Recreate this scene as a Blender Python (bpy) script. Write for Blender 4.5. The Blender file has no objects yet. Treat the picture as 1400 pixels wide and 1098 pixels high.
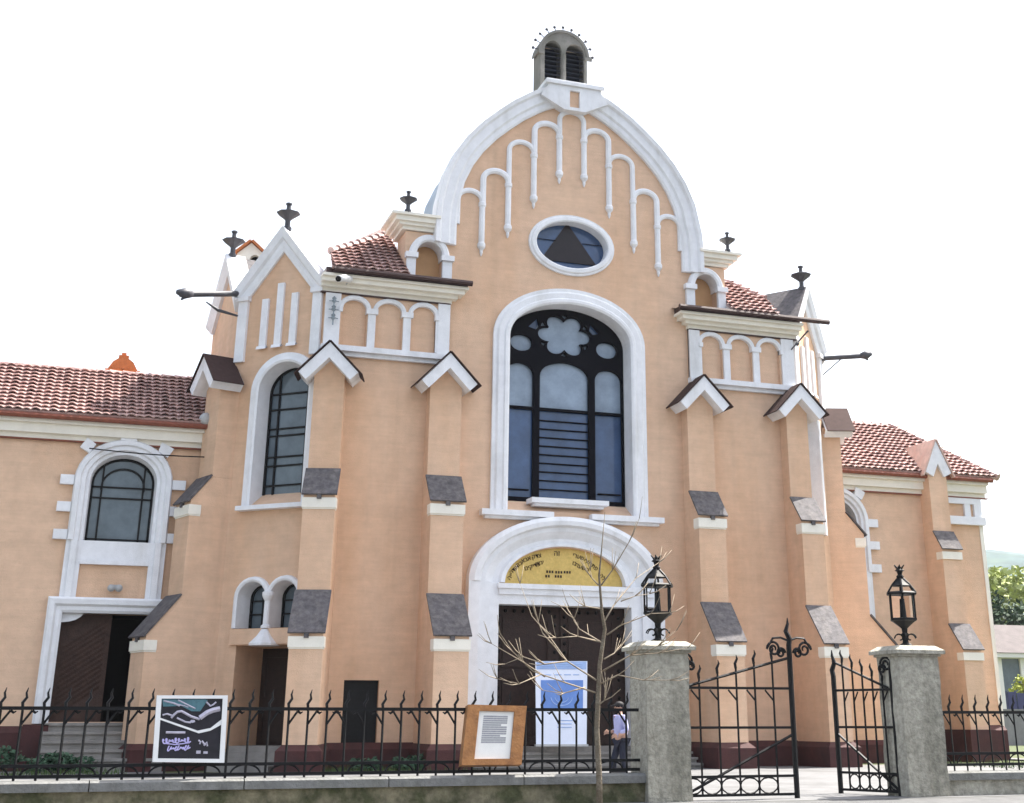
import bpy, bmesh, math, random
from mathutils import Vector, Matrix
from mathutils.geometry import delaunay_2d_cdt
random.seed(7)
SC = bpy.context.scene
COL = SC.collection
R = math.radians
# ------------------------------------------------------------------ camera geometry (photo is 1400 x 1098)
CF, CX, CY, PITCH, YAW, EYE, DIST = 1830.95, 775.0, 285.467, 0.365421, 0.349731, 1.2, 37.0
def ray(px, py):
    x = (px-CX)/CF; y = -(py-CY)/CF
    cp, sp = math.cos(PITCH), math.sin(PITCH)
    f = cp-sp*y; u = sp+cp*y
    c, s = math.cos(YAW), math.sin(YAW)
    return Vector((x*c+f*s, -x*s+f*c, u))
CAM = Vector((0, -DIST, EYE))
def at(px, py, Y):
    r = ray(px, py); return CAM + r*((Y+DIST)/r.y)
def on_plane(px, py, o, n):
    r = ray(px, py); return CAM + r*((o-CAM).dot(n)/r.dot(n))

# ------------------------------------------------------------------ frames and mesh building
class Fr:
    """vertical plane: u along it, v up, d outwards"""
    def __init__(s, ox, oy, deg=0):
        s.o = Vector((ox, oy, 0)); t = R(deg)
        s.U = Vector((math.cos(t), math.sin(t), 0)); s.N = Vector((math.sin(t), -math.cos(t), 0))
    def w(s, u, v, d=0): return s.o + s.U*u + s.N*d + Vector((0, 0, v))
    def px(s, x, y, d=0):
        p = on_plane(x, y, s.o+s.N*d, s.N)
        return ((p-s.o).dot(s.U), p.z)
F0 = Fr(0, 0, 0)

def arch(u0, u1, v0, vs, vt, n=26, e=2.0):
    c, a, b = (u0+u1)/2, (u1-u0)/2, vt-vs
    P = [(u0, v0)]
    for i in range(n+1):
        t = math.pi*(1-i/n); ct, st = math.cos(t), math.sin(t)
        P.append((c+a*math.copysign(abs(ct)**(2/e), ct), vs+b*abs(st)**(2/e)))
    P.append((u1, v0))
    return P
def grow(P, e):
    n = len(P); out = []
    ar = sum(P[i][0]*P[(i+1) % n][1]-P[(i+1) % n][0]*P[i][1] for i in range(n)); sg = -1 if ar > 0 else 1
    for i in range(n):
        a, p, b = Vector(P[i-1]), Vector(P[i]), Vector(P[(i+1) % n])
        t1, t2 = (p-a).normalized(), (b-p).normalized(); m = Vector((-t1.y-t2.y, t1.x+t2.x))
        m = m.normalized() if m.length > 1e-6 else Vector((-t1.y, t1.x)); k = max(.5, m.dot(Vector((-t1.y, t1.x))))
        q = p+m*(sg*e/k); out.append((q.x, q.y))
    return out
def ell(c, v, a, b, n=36): return [(c+a*math.cos(2*math.pi*i/n), v+b*math.sin(2*math.pi*i/n)) for i in range(n)]
def rect(u0, u1, v0, v1): return [(u0, v0), (u0, v1), (u1, v1), (u1, v0)]

def inside(poly, x, y):
    r = False; n = len(poly)
    for i in range(n):
        (x1, y1), (x2, y2) = poly[i], poly[(i+1) % n]
        if (y1 > y) != (y2 > y) and x < (x2-x1)*(y-y1)/(y2-y1)+x1: r = not r
    return r

class MB:
    def __init__(s): s.v = []; s.f = []; s.m = []; s.mi = 0
    def add(s, vs, fs):
        b = len(s.v); s.v += [Vector(p) for p in vs]
        for f in fs: s.f.append([b+i for i in f]); s.m.append(s.mi)
        return s
    def box(s, fr, u0, u1, v0, v1, d0, d1):
        P = [fr.w(u, v, d) for d in (d0, d1) for (u, v) in ((u0, v0), (u1, v0), (u1, v1), (u0, v1))]
        return s.add(P, [(0,1,2,3),(7,6,5,4),(0,4,5,1),(1,5,6,2),(2,6,7,3),(3,7,4,0)])
    def plate(s, fr, outer, holes=(), d0=-.3, d1=0):
        """polygon with holes in the plane of fr, given thickness"""
        loops = [outer]+list(holes); pts = []; edges = []
        for L in loops:
            b = len(pts); n = len(L)
            pts += [Vector((p[0], p[1])) for p in L]; edges += [(b+i, b+(i+1) % n) for i in range(n)]
        r = delaunay_2d_cdt(pts, edges, [], 0, 1e-5)
        vv = r[0]; n = len(vv); ff = []
        for t in r[2]:
            cx = sum(vv[i].x for i in t)/len(t); cy = sum(vv[i].y for i in t)/len(t)
            if inside(outer, cx, cy) and not any(inside(h, cx, cy) for h in holes): ff.append(t)
        V = [fr.w(p.x, p.y, d1) for p in vv]+[fr.w(p.x, p.y, d0) for p in vv]
        F = [tuple(f) for f in ff]+[tuple(n+i for i in reversed(f)) for f in ff]
        cnt = {}
        for f in ff:
            for i in range(len(f)):
                k = (f[i], f[(i+1) % len(f)]); cnt[k] = cnt.get(k, 0)+1
        for (a, b) in cnt:
            if (b, a) not in cnt: F.append((a, n+a, n+b, b))
        return s.add(V, F)
    def molding(s, fr, path, prof, closed=False):
        """sweep a profile of (outward offset, projection) along a path in the plane of fr"""
        n = len(path); k = len(prof); V = []
        for i in range(n):
            p = Vector(path[i])
            a = Vector(path[i-1]) if (i > 0 or closed) else None
            b = Vector(path[(i+1) % n]) if (i < n-1 or closed) else None
            ns = []
            for q0, q1 in ((a, p), (p, b)):
                if q0 is None or q1 is None: continue
                t = (q1-q0)
                if t.length > 1e-9: t.normalize(); ns.append(Vector((-t.y, t.x)))
            m = sum(ns, Vector((0, 0)))
            if m.length < 1e-6: m = ns[0].copy()
            m.normalize(); m = m/max(.35, m.dot(ns[0]))
            for (o, d) in prof: V.append(fr.w(p.x+m.x*o, p.y+m.y*o, d))
        F = []
        for i in range(n if closed else n-1):
            j = (i+1) % n
            for q in range(k-1): F.append((i*k+q, i*k+q+1, j*k+q+1, j*k+q))
        if not closed: F += [tuple(range(k)), tuple((n-1)*k+q for q in reversed(range(k)))]
        return s.add(V, F)
    def loft(s, rings, closed=False):
        k = len(rings[0]); V = [p for r in rings for p in r]; F = []
        for i in range(len(rings)-1):
            for q in range(k if closed else k-1):
                q2 = (q+1) % k; F.append((i*k+q, i*k+q2, (i+1)*k+q2, (i+1)*k+q))
        return s.add(V, F)
    def tube(s, pts, rad, n=6, cap=True):
        pts = [Vector(p) for p in pts]; m = len(pts)
        if not isinstance(rad, (list, tuple)): rad = [rad]*m
        t = (pts[1]-pts[0]).normalized()
        a = t.cross(Vector((0, 0, 1)));  a = a if a.length > .05 else t.cross(Vector((1, 0, 0)))
        a.normalize(); V = []
        for i in range(m):
            t = (pts[min(i+1, m-1)]-pts[max(i-1, 0)]).normalized()
            a = (a-t*a.dot(t)).normalized(); b = t.cross(a)
            for j in range(n):
                g = 2*math.pi*j/n; V.append(pts[i]+(a*math.cos(g)+b*math.sin(g))*rad[i])
        F = [(i*n+j, i*n+(j+1) % n, (i+1)*n+(j+1) % n, (i+1)*n+j) for i in range(m-1) for j in range(n)]
        if cap: F += [tuple(reversed(range(n))), tuple((m-1)*n+j for j in range(n))]
        return s.add(V, F)
    def lathe(s, c, prof, n=14, ph=0):
        c = Vector(c); k = len(prof)
        V = [c+Vector((r*math.cos(ph+2*math.pi*j/n), r*math.sin(ph+2*math.pi*j/n), z)) for (r, z) in prof for j in range(n)]
        F = [(i*n+j, i*n+(j+1) % n, (i+1)*n+(j+1) % n, (i+1)*n+j) for i in range(k-1) for j in range(n)]
        F += [tuple(reversed(range(n))), tuple((k-1)*n+j for j in range(n))]
        return s.add(V, F)
    def sphere(s, c, r, n=10, m=7, sc=(1, 1, 1)):
        c = Vector(c); V = []; F = []
        for i in range(m+1):
            a = math.pi*i/m
            for j in range(n):
                g = 2*math.pi*j/n
                V.append(c+Vector((r*sc[0]*math.sin(a)*math.cos(g), r*sc[1]*math.sin(a)*math.sin(g), r*sc[2]*math.cos(a))))
        F = [(i*n+j, (i+1)*n+j, (i+1)*n+(j+1) % n, i*n+(j+1) % n) for i in range(m) for j in range(n)]
        return s.add(V, F)
    def slab(s, quad, th, up=True):
        """flat polygon (3d points) thickened along its normal"""
        q = [Vector(p) for p in quad]; nn = (q[1]-q[0]).cross(q[2]-q[1]).normalized()*th; n = len(q)
        return s.add(q+[p+nn for p in q], [tuple(reversed(range(n))), tuple(range(n, 2*n))]+[(i, (i+1) % n, n+(i+1) % n, n+i) for i in range(n)])
    def text(s, fr, body, u, v, size, d=0, th=.015, rot=0, align='CENTER'):
        c = bpy.data.curves.new('lettering', 'FONT'); c.body = body; c.size = size; c.extrude = th; c.align_x = align; c.align_y = 'CENTER'
        c.resolution_u = 3
        o = bpy.data.objects.new('lettering', c); COL.objects.link(o)
        dg = bpy.context.evaluated_depsgraph_get(); me = bpy.data.meshes.new_from_object(o.evaluated_get(dg))
        cr, sr = math.cos(rot), math.sin(rot)
        s.add([fr.w(u+p.co.x*cr-p.co.y*sr, v+p.co.x*sr+p.co.y*cr, d+p.co.z) for p in me.vertices], [tuple(f.vertices) for f in me.polygons])
        bpy.data.objects.remove(o); bpy.data.meshes.remove(me); bpy.data.curves.remove(c)
        return s
    def build(s, name, mat, parent=None, smooth=False, org=None, flip=True):
        o0 = Vector((0, 0, 0)) if org is None else Vector(org)
        if parent is not None:
            q = parent
            o0 = Vector((0, 0, 0))
            while q is not None: o0 += q.location; q = q.parent
        me = bpy.data.meshes.new(name)
        me.from_pydata([tuple(p-o0) for p in s.v], [], s.f)
        mats = mat if isinstance(mat, (list, tuple)) else [mat]
        for m in mats: me.materials.append(m)
        if len(mats) > 1: me.polygons.foreach_set('material_index', s.m)
        bm = bmesh.new(); bm.from_mesh(me)
        if flip: bmesh.ops.recalc_face_normals(bm, faces=bm.faces)
        bm.to_mesh(me); bm.free()
        if smooth: me.polygons.foreach_set('use_smooth', [True]*len(me.polygons))
        me.update()
        o = bpy.data.objects.new(name, me); COL.objects.link(o)
        if parent is not None: o.parent = parent
        else: o.location = o0
        return o
def thing(name, loc, label, cat, group=None, rz=0):
    o = bpy.data.objects.new(name, None); COL.objects.link(o); o.location = loc; o.rotation_euler = (0, 0, rz); o.empty_display_size = .2
    return tag(o, label, cat, group)
def tag(o, label=None, cat=None, group=None, kind=None):
    if label: o['label'] = label
    if cat: o['category'] = cat
    if group: o['group'] = group
    if kind: o['kind'] = kind
    return o
def copy_tree(o, parent=None):
    c = o.copy(); COL.objects.link(c); c.parent = parent
    for ch in list(o.children): copy_tree(ch, c)
    return c

# ------------------------------------------------------------------ materials
def mat(name, col, rough=.8, var=.12, scale=3.0, bump=.15, bscale=60, metal=0, col2=None, fac2=.0, scale2=.6, spec=.3, streak=False, thr=(.45, .7), band=0):
    m = bpy.data.materials.new(name); m.use_nodes = True
    nt = m.node_tree; N = nt.nodes; L = nt.links; b = N['Principled BSDF']
    b.inputs['Roughness'].default_value = rough; b.inputs['Metallic'].default_value = metal; b.inputs['Specular IOR Level'].default_value = spec
    geo = N.new('ShaderNodeTexCoord'); co = geo.outputs['Object']
    n1 = N.new('ShaderNodeTexNoise'); n1.inputs['Scale'].default_value = scale; n1.inputs['Detail'].default_value = 8; n1.inputs['Roughness'].default_value = .65
    L.new(co, n1.inputs['Vector'])
    r1 = N.new('ShaderNodeMapRange'); r1.inputs['From Min'].default_value = .3; r1.inputs['From Max'].default_value = .7
    r1.inputs['To Min'].default_value = 1-var; r1.inputs['To Max'].default_value = 1+var; L.new(n1.outputs['Fac'], r1.inputs['Value'])
    cur = None
    if col2 is not None:
        n2 = N.new('ShaderNodeTexNoise'); n2.inputs['Scale'].default_value = scale2; n2.inputs['Detail'].default_value = 6; n2.inputs['Roughness'].default_value = .6
        if streak:
            mp = N.new('ShaderNodeMapping'); mp.inputs['Scale'].default_value = (1, 1, .22); L.new(co, mp.inputs['Vector']); L.new(mp.outputs['Vector'], n2.inputs['Vector'])
        else: L.new(co, n2.inputs['Vector'])
        r2 = N.new('ShaderNodeMapRange'); r2.inputs['From Min'].default_value = thr[0]; r2.inputs['From Max'].default_value = thr[1]; r2.inputs['To Max'].default_value = fac2
        L.new(n2.outputs['Fac'], r2.inputs['Value'])
        mx = N.new('ShaderNodeMix'); mx.data_type = 'RGBA'; mx.inputs['A'].default_value = (*col, 1); mx.inputs['B'].default_value = (*col2, 1)
        L.new(r2.outputs['Result'], mx.inputs['Factor']); cur = mx.outputs['Result']
    mul = N.new('ShaderNodeMix'); mul.data_type = 'RGBA'; mul.blend_type = 'MULTIPLY'; mul.inputs['Factor'].default_value = 1
    if cur is not None: L.new(cur, mul.inputs['A'])
    else: mul.inputs['A'].default_value = (*col, 1)
    if band:
        mb = N.new('ShaderNodeMapping'); mb.inputs['Scale'].default_value = (.9, .9, 9); L.new(co, mb.inputs['Vector'])
        n4 = N.new('ShaderNodeTexNoise'); n4.inputs['Scale'].default_value = 1.0; n4.inputs['Detail'].default_value = 7; n4.inputs['Roughness'].default_value = .7; L.new(mb.outputs['Vector'], n4.inputs['Vector'])
        r4 = N.new('ShaderNodeMapRange'); r4.inputs['From Min'].default_value = .3; r4.inputs['From Max'].default_value = .7; r4.inputs['To Min'].default_value = 1-band; r4.inputs['To Max'].default_value = 1+band
        ms = N.new('ShaderNodeMapping'); ms.inputs['Scale'].default_value = (2.2, 2.2, .1); L.new(co, ms.inputs['Vector'])
        n5 = N.new('ShaderNodeTexNoise'); n5.inputs['Scale'].default_value = 1.0; n5.inputs['Detail'].default_value = 4; L.new(ms.outputs['Vector'], n5.inputs['Vector'])
        r5 = N.new('ShaderNodeMapRange'); r5.inputs['From Min'].default_value = .55; r5.inputs['From Max'].default_value = .75; r5.inputs['To Min'].default_value = 1; r5.inputs['To Max'].default_value = .92; L.new(n5.outputs['Fac'], r5.inputs['Value'])
        m5 = N.new('ShaderNodeMath'); m5.operation = 'MULTIPLY'; L.new(r5.outputs['Result'], m5.inputs[0])
        L.new(n4.outputs['Fac'], r4.inputs['Value']); mm = N.new('ShaderNodeMath'); mm.operation = 'MULTIPLY'; L.new(r1.outputs['Result'], mm.inputs[0]); L.new(r4.outputs['Result'], mm.inputs[1]); L.new(mm.outputs[0], m5.inputs[1]); L.new(m5.outputs[0], mul.inputs['B'])
    else: L.new(r1.outputs['Result'], mul.inputs['B'])
    L.new(mul.outputs['Result'], b.inputs['Base Color'])
    if bump:
        n3 = N.new('ShaderNodeTexNoise'); n3.inputs['Scale'].default_value = bscale; n3.inputs['Detail'].default_value = 5; L.new(co, n3.inputs['Vector'])
        bp = N.new('ShaderNodeBump'); bp.inputs['Strength'].default_value = bump; bp.inputs['Distance'].default_value = .03
        L.new(n3.outputs['Fac'], bp.inputs['Height']); L.new(bp.outputs['Normal'], b.inputs['Normal'])
    return m
M = {}
M['stucco'] = mat('peach_stucco', (.67, .46, .32), .9, .09, 2.2, .45, 38, col2=(.61, .375, .23), fac2=.8, scale2=.4, streak=True, band=.06)
M['white'] = mat('white_plaster', (.76, .765, .79), .8, .07, 3.5, .25, 45, col2=(.52, .515, .50), fac2=.6, scale2=1.4, streak=True, thr=(.52, .75))
M['cream'] = mat('cream_plaster', (.80, .76, .67), .8, .06, 2, .15, 50, col2=(.60, .56, .48), fac2=.4, scale2=1.2, thr=(.52, .75))
M['niche'] = mat('ochre_stucco', (.60, .36, .19), .9, .07, 2, .3, 45)
M['plinth'] = mat('oxblood_plinth', (.065, .022, .021), .75, .2, 3, .3, 30, col2=(.035, .018, .018), fac2=.6, scale2=1.2)
M['tile'] = mat('clay_tiles', (.42, .27, .24), .4, .45, 4, .15, 30, col2=(.17, .07, .065), fac2=.7, scale2=2.5, spec=1.0)
M['tile_new'] = mat('pale_clay_tiles', (.55, .40, .34), .6, .25, 5, .2, 30, col2=(.42, .24, .19), fac2=.6, scale2=2.5)
M['slate'] = mat('dark_sheet_roof', (.10, .093, .098), .7, .4, 7, .25, 25, col2=(.16, .145, .14), fac2=.6, scale2=4, spec=.12)
M['slate_brown'] = mat('brown_sheet_roof', (.05, .03, .028), .8, .2, 6, .2, 25, spec=.1)
M['zinc'] = mat('blue_grey_zinc', (.26, .31, .35), .45, .2, 3, .1, 20, metal=.4)
M['gutter'] = mat('brown_gutter', (.055, .03, .028), .5, .2, 6, .1, 20)
M['red_gutter'] = mat('rusty_gutter', (.20, .06, .035), .5, .25, 6, .1, 20)
M['iron'] = mat('black_iron', (.007, .007, .008), .55, .3, 12, .1, 60, spec=.2)
M['dark_metal'] = mat('grey_cast_metal', (.07, .07, .08), .5, .25, 10, .1, 60)
M['stone'] = mat('weathered_grey_stone', (.23, .22, .20), .9, .25, 4, .6, 18, col2=(.11, .11, .09), fac2=.8, scale2=2.0)
M['concrete'] = mat('old_concrete', (.36, .34, .285), .95, .35, 9, 1.0, 22, col2=(.12, .115, .09), fac2=.8, scale2=1.6, streak=True)
M['moss'] = mat('mossy_wall', (.20, .175, .115), .95, .35, 7, 1.0, 16, col2=(.05, .055, .025), fac2=.9, scale2=2.2, thr=(.4, .6))
M['cap'] = mat('coping_concrete', (.17, .17, .165), .9, .25, 6, .7, 20, col2=(.13, .13, .11), fac2=.6, scale2=2)
M['door'] = mat('dark_brown_wood', (.026, .012, .009), .6, .3, 9, .3, 30)
M['door_l'] = mat('brown_boards', (.05, .025, .018), .6, .3, 9, .3, 30)
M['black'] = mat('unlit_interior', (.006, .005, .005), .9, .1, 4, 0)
M['tracery'] = mat('black_tracery', (.004, .004, .007), .85, .2, 9, .05, 40, spec=.08)
M['gold'] = mat('gold_panel', (.62, .44, .14), .5, .12, 14, .15, 40, metal=.25, col2=(.50, .33, .09), fac2=.5, scale2=5)
M['letters'] = mat('dark_letters', (.04, .022, .01), .6, .1, 5, 0)
M['wood'] = mat('varnished_pine', (.30, .135, .045), .55, .25, 8, .2, 30, col2=(.16, .06, .02), fac2=.6, scale2=5)
M['paper'] = mat('white_paper', (.78, .77, .74), .7, .05, 5, 0)
M['ink'] = mat('grey_print', (.33, .33, .35), .7, .15, 30, 0)
M['poster_dark'] = mat('black_print', (.016, .014, .02), .5, .3, 8, 0)
M['poster_teal'] = mat('teal_print', (.09, .20, .24), .5, .35, 9, 0, col2=(.02, .06, .07), fac2=.8, scale2=9)
M['poster_grey'] = mat('lilac_print', (.45, .43, .52), .5, .2, 9, 0)
M['violet'] = mat('violet_script', (.50, .46, .75), .5, .15, 9, 0)
M['banner_blue'] = mat('banner_blue', (.13, .24, .56), .5, .08, 4, 0)
M['banner_mid'] = mat('banner_pale_blue', (.30, .42, .68), .5, .08, 4, 0)
M['banner_white'] = mat('banner_white', (.70, .74, .86), .5, .04, 4, 0)
M['bark'] = mat('grey_bark', (.15, .12, .085), .9, .3, 14, .8, 40, col2=(.26, .23, .18), fac2=.6, scale2=5)
M['twig'] = mat('pale_twig', (.27, .22, .16), .8, .2, 12, .2, 60)
M['leaf_pale'] = mat('yellow_green_leaf', (.30, .34, .11), .7, .4, 1.2, 0)
M['leaf_lime'] = mat('lime_leaf', (.30, .33, .05), .7, .4, 1.5, 0)
M['leaf_dark'] = mat('dark_green_leaf', (.025, .055, .022), .7, .4, 1.2, 0)
M['shrub'] = mat('shrub_leaf', (.045, .095, .055), .7, .4, 3, 0)
M['grass'] = mat('grass_blade', (.06, .10, .03), .8, .4, 2, 0)
M['soil'] = mat('lawn_soil', (.07, .085, .035), .95, .3, 2, .5, 12)
M['paving'] = mat('pale_paving', (.15, .15, .152), .9, .2, 2, .4, 14, col2=(.085, .085, .083), fac2=.7, scale2=.6)
M['asphalt'] = mat('asphalt', (.055, .055, .055), .9, .2, 6, .5, 50)
M['pavement'] = mat('pavement_concrete', (.10, .10, .10), .9, .2, 3, .4, 30)
M['step'] = mat('worn_step_stone', (.27, .25, .23), .9, .25, 4, .5, 22, col2=(.14, .13, .12), fac2=.6, scale2=2)
M['hill'] = mat('wooded_hill', (.045, .075, .075), .95, .4, .05, 0, col2=(.06, .09, .06), fac2=.7, scale2=.02)
M['brick'] = mat('orange_brick', (.50, .17, .06), .85, .15, 8, .4, 25)
M['skin'] = mat('skin', (.50, .30, .22), .6, .06, 6, 0)
M['hair'] = mat('black_cap_hair', (.012, .011, .012), .7, .2, 20, .1, 80)
M['shirt'] = mat('lavender_shirt', (.42, .42, .66), .8, .12, 9, .2, 30)
M['trouser'] = mat('dark_trousers', (.022, .024, .04), .8, .2, 9, .2, 40)
M['shoe'] = mat('black_shoe', (.012, .012, .012), .5, .1, 9, 0)
M['house_wall'] = mat('white_house_render', (.72, .71, .68), .85, .06, 1, .1, 20)
M['house_roof'] = mat('greyed_tiles', (.085, .07, .07), .8, .25, 1.5, .3, 10)
M['grey_wall'] = mat('grey_block_wall', (.20, .20, .21), .9, .2, 1.5, .4, 10)
M['blue_sheet'] = mat('dark_blue_panel', (.045, .05, .12), .5, .2, 2, 0)
M['plastic'] = mat('white_plastic', (.75, .75, .75), .4, .04, 4, 0)
M['plastic_grey'] = mat('grey_plastic', (.42, .42, .42), .45, .1, 8, 0)
def glass_mat(name, col, rough=.08, ior=1.5):
    m = mat(name, col, rough, .25, 1.5, .05, 3, spec=.5)
    m.node_tree.nodes['Principled BSDF'].inputs['IOR'].default_value = ior
    return m
M['glass'] = glass_mat('dark_window_glass', (.10, .13, .155))
M['glass_sky'] = glass_mat('sky_reflection_glass', (.22, .28, .36), .15)  # paler base colour puts a sky reflection into the glass
M['glass_blue'] = glass_mat('blue_window_glass', (.045, .085, .18), .1)
M['louvre'] = mat('blue_black_louvre', (.014, .018, .032), .4, .3, 8, 0)
M['triangle'] = mat('dark_red_glass', (.014, .008, .01), .3, .2, 6, 0)
def lamp_glass():
    m = bpy.data.materials.new('clear_lantern_glass'); m.use_nodes = True
    b = m.node_tree.nodes['Principled BSDF']; b.inputs['Base Color'].default_value = (.95, .97, 1, 1); b.inputs['Roughness'].default_value = .05
    b.inputs['Transmission Weight'].default_value = 1; b.inputs['IOR'].default_value = 1.05
    return m
M['lamp_glass'] = lamp_glass()

# ------------------------------------------------------------------ setting: ground
A = 13.65                                            # axis of the facade
FW = -15.5                                           # line of the street fence
g = MB(); g.add([(-900, FW-.6, 0), (900, FW-.6, 0), (900, 1500, 0), (-900, 1500, 0)], [(0, 1, 2, 3)])
tag(g.build('ground', M['soil']), kind='structure')
g = MB(); g.add([(-14, FW-.59, .004), (23.4, FW-.59, .004), (23.4, -.05, .004), (-14, -.05, .004)], [(0, 1, 2, 3)])
g.add([(-14, -.05, .004), (3.0, -.05, .004), (3.0, 2.55, .004), (-14, 2.55, .004)], [(0, 1, 2, 3)])
g.add([(23.4, FW-.59, .004), (29, FW-.59, .004), (36, 60, .004), (31.8, 60, .004), (31.8, -2.0, .004), (23.4, -2.0, .004)], [(0, 1, 2, 3, 4, 5)])
tag(g.build('yard_paving', M['paving']), kind='structure')
g = MB(); f = Fr(0, 0, 0)
g.add([(-900, -900, -.30), (900, -900, -.30), (900, FW-3.6, -.30), (-900, FW-3.6, -.30)], [(0, 1, 2, 3)])
tag(g.build('road', M['asphalt']), kind='structure')
g = MB(); g.add([(-900, FW-3.6, -.31), (900, FW-3.6, -.31), (900, FW-3.6, -.15), (-900, FW-3.6, -.15), (-900, FW-.6, .0), (900, FW-.6, .0)], [(0, 1, 2, 3), (3, 2, 5, 4)])
tag(g.build('pavement', M['pavement']), kind='structure')

# ------------------------------------------------------------------ the synagogue
S = thing('synagogue', (A, 0, 0), 'peach synagogue with white arched trim, pointed gable and two low side wings', 'synagogue')
FL = Fr(6.05, 0, -42)                                # canted corner bay on the left: u runs -2.83..0
FRt = Fr(2*A-6.05, 0, 42)                            # and its twin on the right: u runs 0..2.83
CW = 2.83
pL = FL.w(-CW, 0); pR = FRt.w(CW, 0)
FSL = Fr(pL.x, pL.y, -82); FSR = Fr(pR.x, pR.y, 82)  # short side walls behind the canted bays
TOP = 12.75

# gable outline: (half width, height), symmetrical about the axis
GO = [(4.36, 14.6), (4.36, 15.35), (4.32, 15.9), (4.12, 16.85), (3.82, 17.55), (3.44, 18.15), (2.95, 18.72), (2.45, 19.18), (2.0, 19.56), (1.5, 19.9), (1.12, 20.12)]
GI = [(3.74, 14.6), (3.72, 15.4), (3.66, 16.0), (3.42, 16.6), (3.05, 17.35), (2.75, 17.75), (2.3, 18.3), (1.9, 18.7), (1.5, 19.04), (1.1, 19.36), (.7, 19.62), (.36, 19.76)]
gpath = [(A-h, v) for h, v in GO]+[(A+h, v) for h, v in reversed(GO)]
mw_o = arch(11.65, 15.53, 6.85, 11.95, 13.12)        # hole of the great window
door_o = rect(11.28, 15.19, -.2, 4.25)
rw = (A, 15.05, 1.18, .76); PC = 13.44
lunh = [(PC-1.86*math.cos(math.pi*i/24), 4.74+1.1*math.sin(math.pi*i/24)) for i in range(25)]
hatch = rect(*[F0.px(470, 940)[0], F0.px(518, 940)[0]], .62, F0.px(494, 930)[1])
w = MB()
outer = [(6.05, -.2), (6.05, TOP), (8.38, TOP), (8.38, 14.9), (A-4.3, 14.9)]+[(A-h+.02, v) for h, v in GO[1:]]+[(A+h-.02, v) for h, v in reversed(GO[1:])]+[(A+4.3, 14.9), (2*A-8.38, 14.9), (2*A-8.38, TOP), (2*A-6.05, TOP), (2*A-6.05, -.2)]
nicheL = arch(8.70, 9.50, 13.2, 14.15, 14.6, 14); nicheR = arch(2*A-9.50, 2*A-8.70, 13.2, 14.15, 14.6, 14)
w.plate(F0, outer, [grow(mw_o, .04), ell(rw[0], rw[1], rw[2]+.04, rw[3]+.04, 40), rect(PC-2.05, PC+2.05, -.1, 4.3), lunh, hatch, grow(nicheL, .04), grow(nicheR, .04)], -.5, 0)
w.build('facade_wall', M['stucco'], S)
# canted bays and side walls
tw_o = arch(FL.px(350, 640)[0]-.05, FL.px(416, 600)[0]+.1, 6.75, 9.95, 10.75, 20)
def canted(fr, sg, name):
    a, b = (-CW, 0) if sg < 0 else (0, CW)
    c = (a+b)/2
    w = MB(); ho = []
    if sg < 0:
        ho = [grow(tw_o, .04), grow(arch(-2.0, -1.12, 3.52, 4.3, 4.72, 12), .03), grow(arch(-.98, -.12, 3.52, 4.3, 4.72, 12), .03), rect(-1.98, -.1, -.1, 3.08)]
    if sg > 0: ho = [grow([(-u, v) for u, v in reversed(tw_o)], .04)]
    w.plate(fr, [(a, -.2), (a, 13.0), (c, 14.72), (b, 13.0), (b, -.2)], ho, -.45, 0)
    w.build(name, M['stucco'], S)
canted(FL, -1, 'corner_wall'); canted(FRt, 1, 'corner_wall')
for fr, sg in ((FSL, -1), (FSR, 1)):
    a, b = (-3.2, 0) if sg < 0 else (0, 3.2)
    w = MB(); w.plate(fr, [(a, -.2), (a, 12.8), ((a+b)/2, 14.6), (b, 12.8), (b, -.2)], [], -.4, 0)
    w.build('side_wall', M['stucco'], S)
w = MB()
e1, e2 = FSL.w(-3.2, 0), FSR.w(3.2, 0)
w.plate(Fr(e1.x+.3, e1.y, -90), rect(-14, 0, -.2, 12.6), [], -.4, 0)
w.plate(Fr(e2.x-.3, e2.y, 90), rect(0, 14, -.2, 12.6), [], -.4, 0)
w.plate(Fr(e1.x+.3, e1.y+14, 0), rect(0, e2.x-e1.x-.6, -.2, 12.6), [], -.4, 0)
w.build('rear_wall', M['stucco'], S)

# gable coping
cp = MB()
hp = [(A-h, v) for h, v in GO]+[(A-.7, 20.3)]
for pth in (hp, [(2*A-u, v) for u, v in reversed(hp)]): cp.molding(F0, pth, [(-.62, 0), (-.62, .10), (-.55, .14), (-.42, .14), (-.36, .2), (-.12, .2), (-.06, .28), (.06, .3), (.08, .22), (.08, -.3)])
# pedestal of the belfry with concave flanks
ped = [(A-1.15, 19.95), (A-1.02, 20.15), (A-.92, 20.3), (A-.9, 20.4), (A+.9, 20.4), (A+.92, 20.3), (A+1.02, 20.15), (A+1.15, 19.95)]
cp.plate(F0, [(A-.36, 19.55), (A-.75, 19.75)]+ped+[(A+.75, 19.75), (A+.36, 19.55)], [rect(A-.17, A+.17, 19.66, 20.25)], -.7, .33)
cp.box(F0, A-1.0, A+1.0, 20.4, 20.52, -.8, .40); cp.box(F0, A-.94, A+.94, 20.52, 20.6, -.74, .3)
gc = cp.build('gable_coping', M['white'], S)
MB().box(F0, A-.25, A+.25, 19.6, 20.3, .05, .24).build('slot', M['stucco'], gc)
# vaulted zinc back of the gable
z = MB(); b1 = [(A-h*.985, v-.05) for h, v in GO]+[(A+h*.985, v-.05) for h, v in reversed(GO)]
z.loft([[F0.w(u, v, -.3) for u, v in b1], [F0.w(u, v, -2.7) for u, v in b1]]); z.add([F0.w(u, v, -2.7) for u, v in b1], [tuple(range(len(b1)))])
z.build('vaulted_roof', M['zinc'], S, flip=False)
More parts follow.
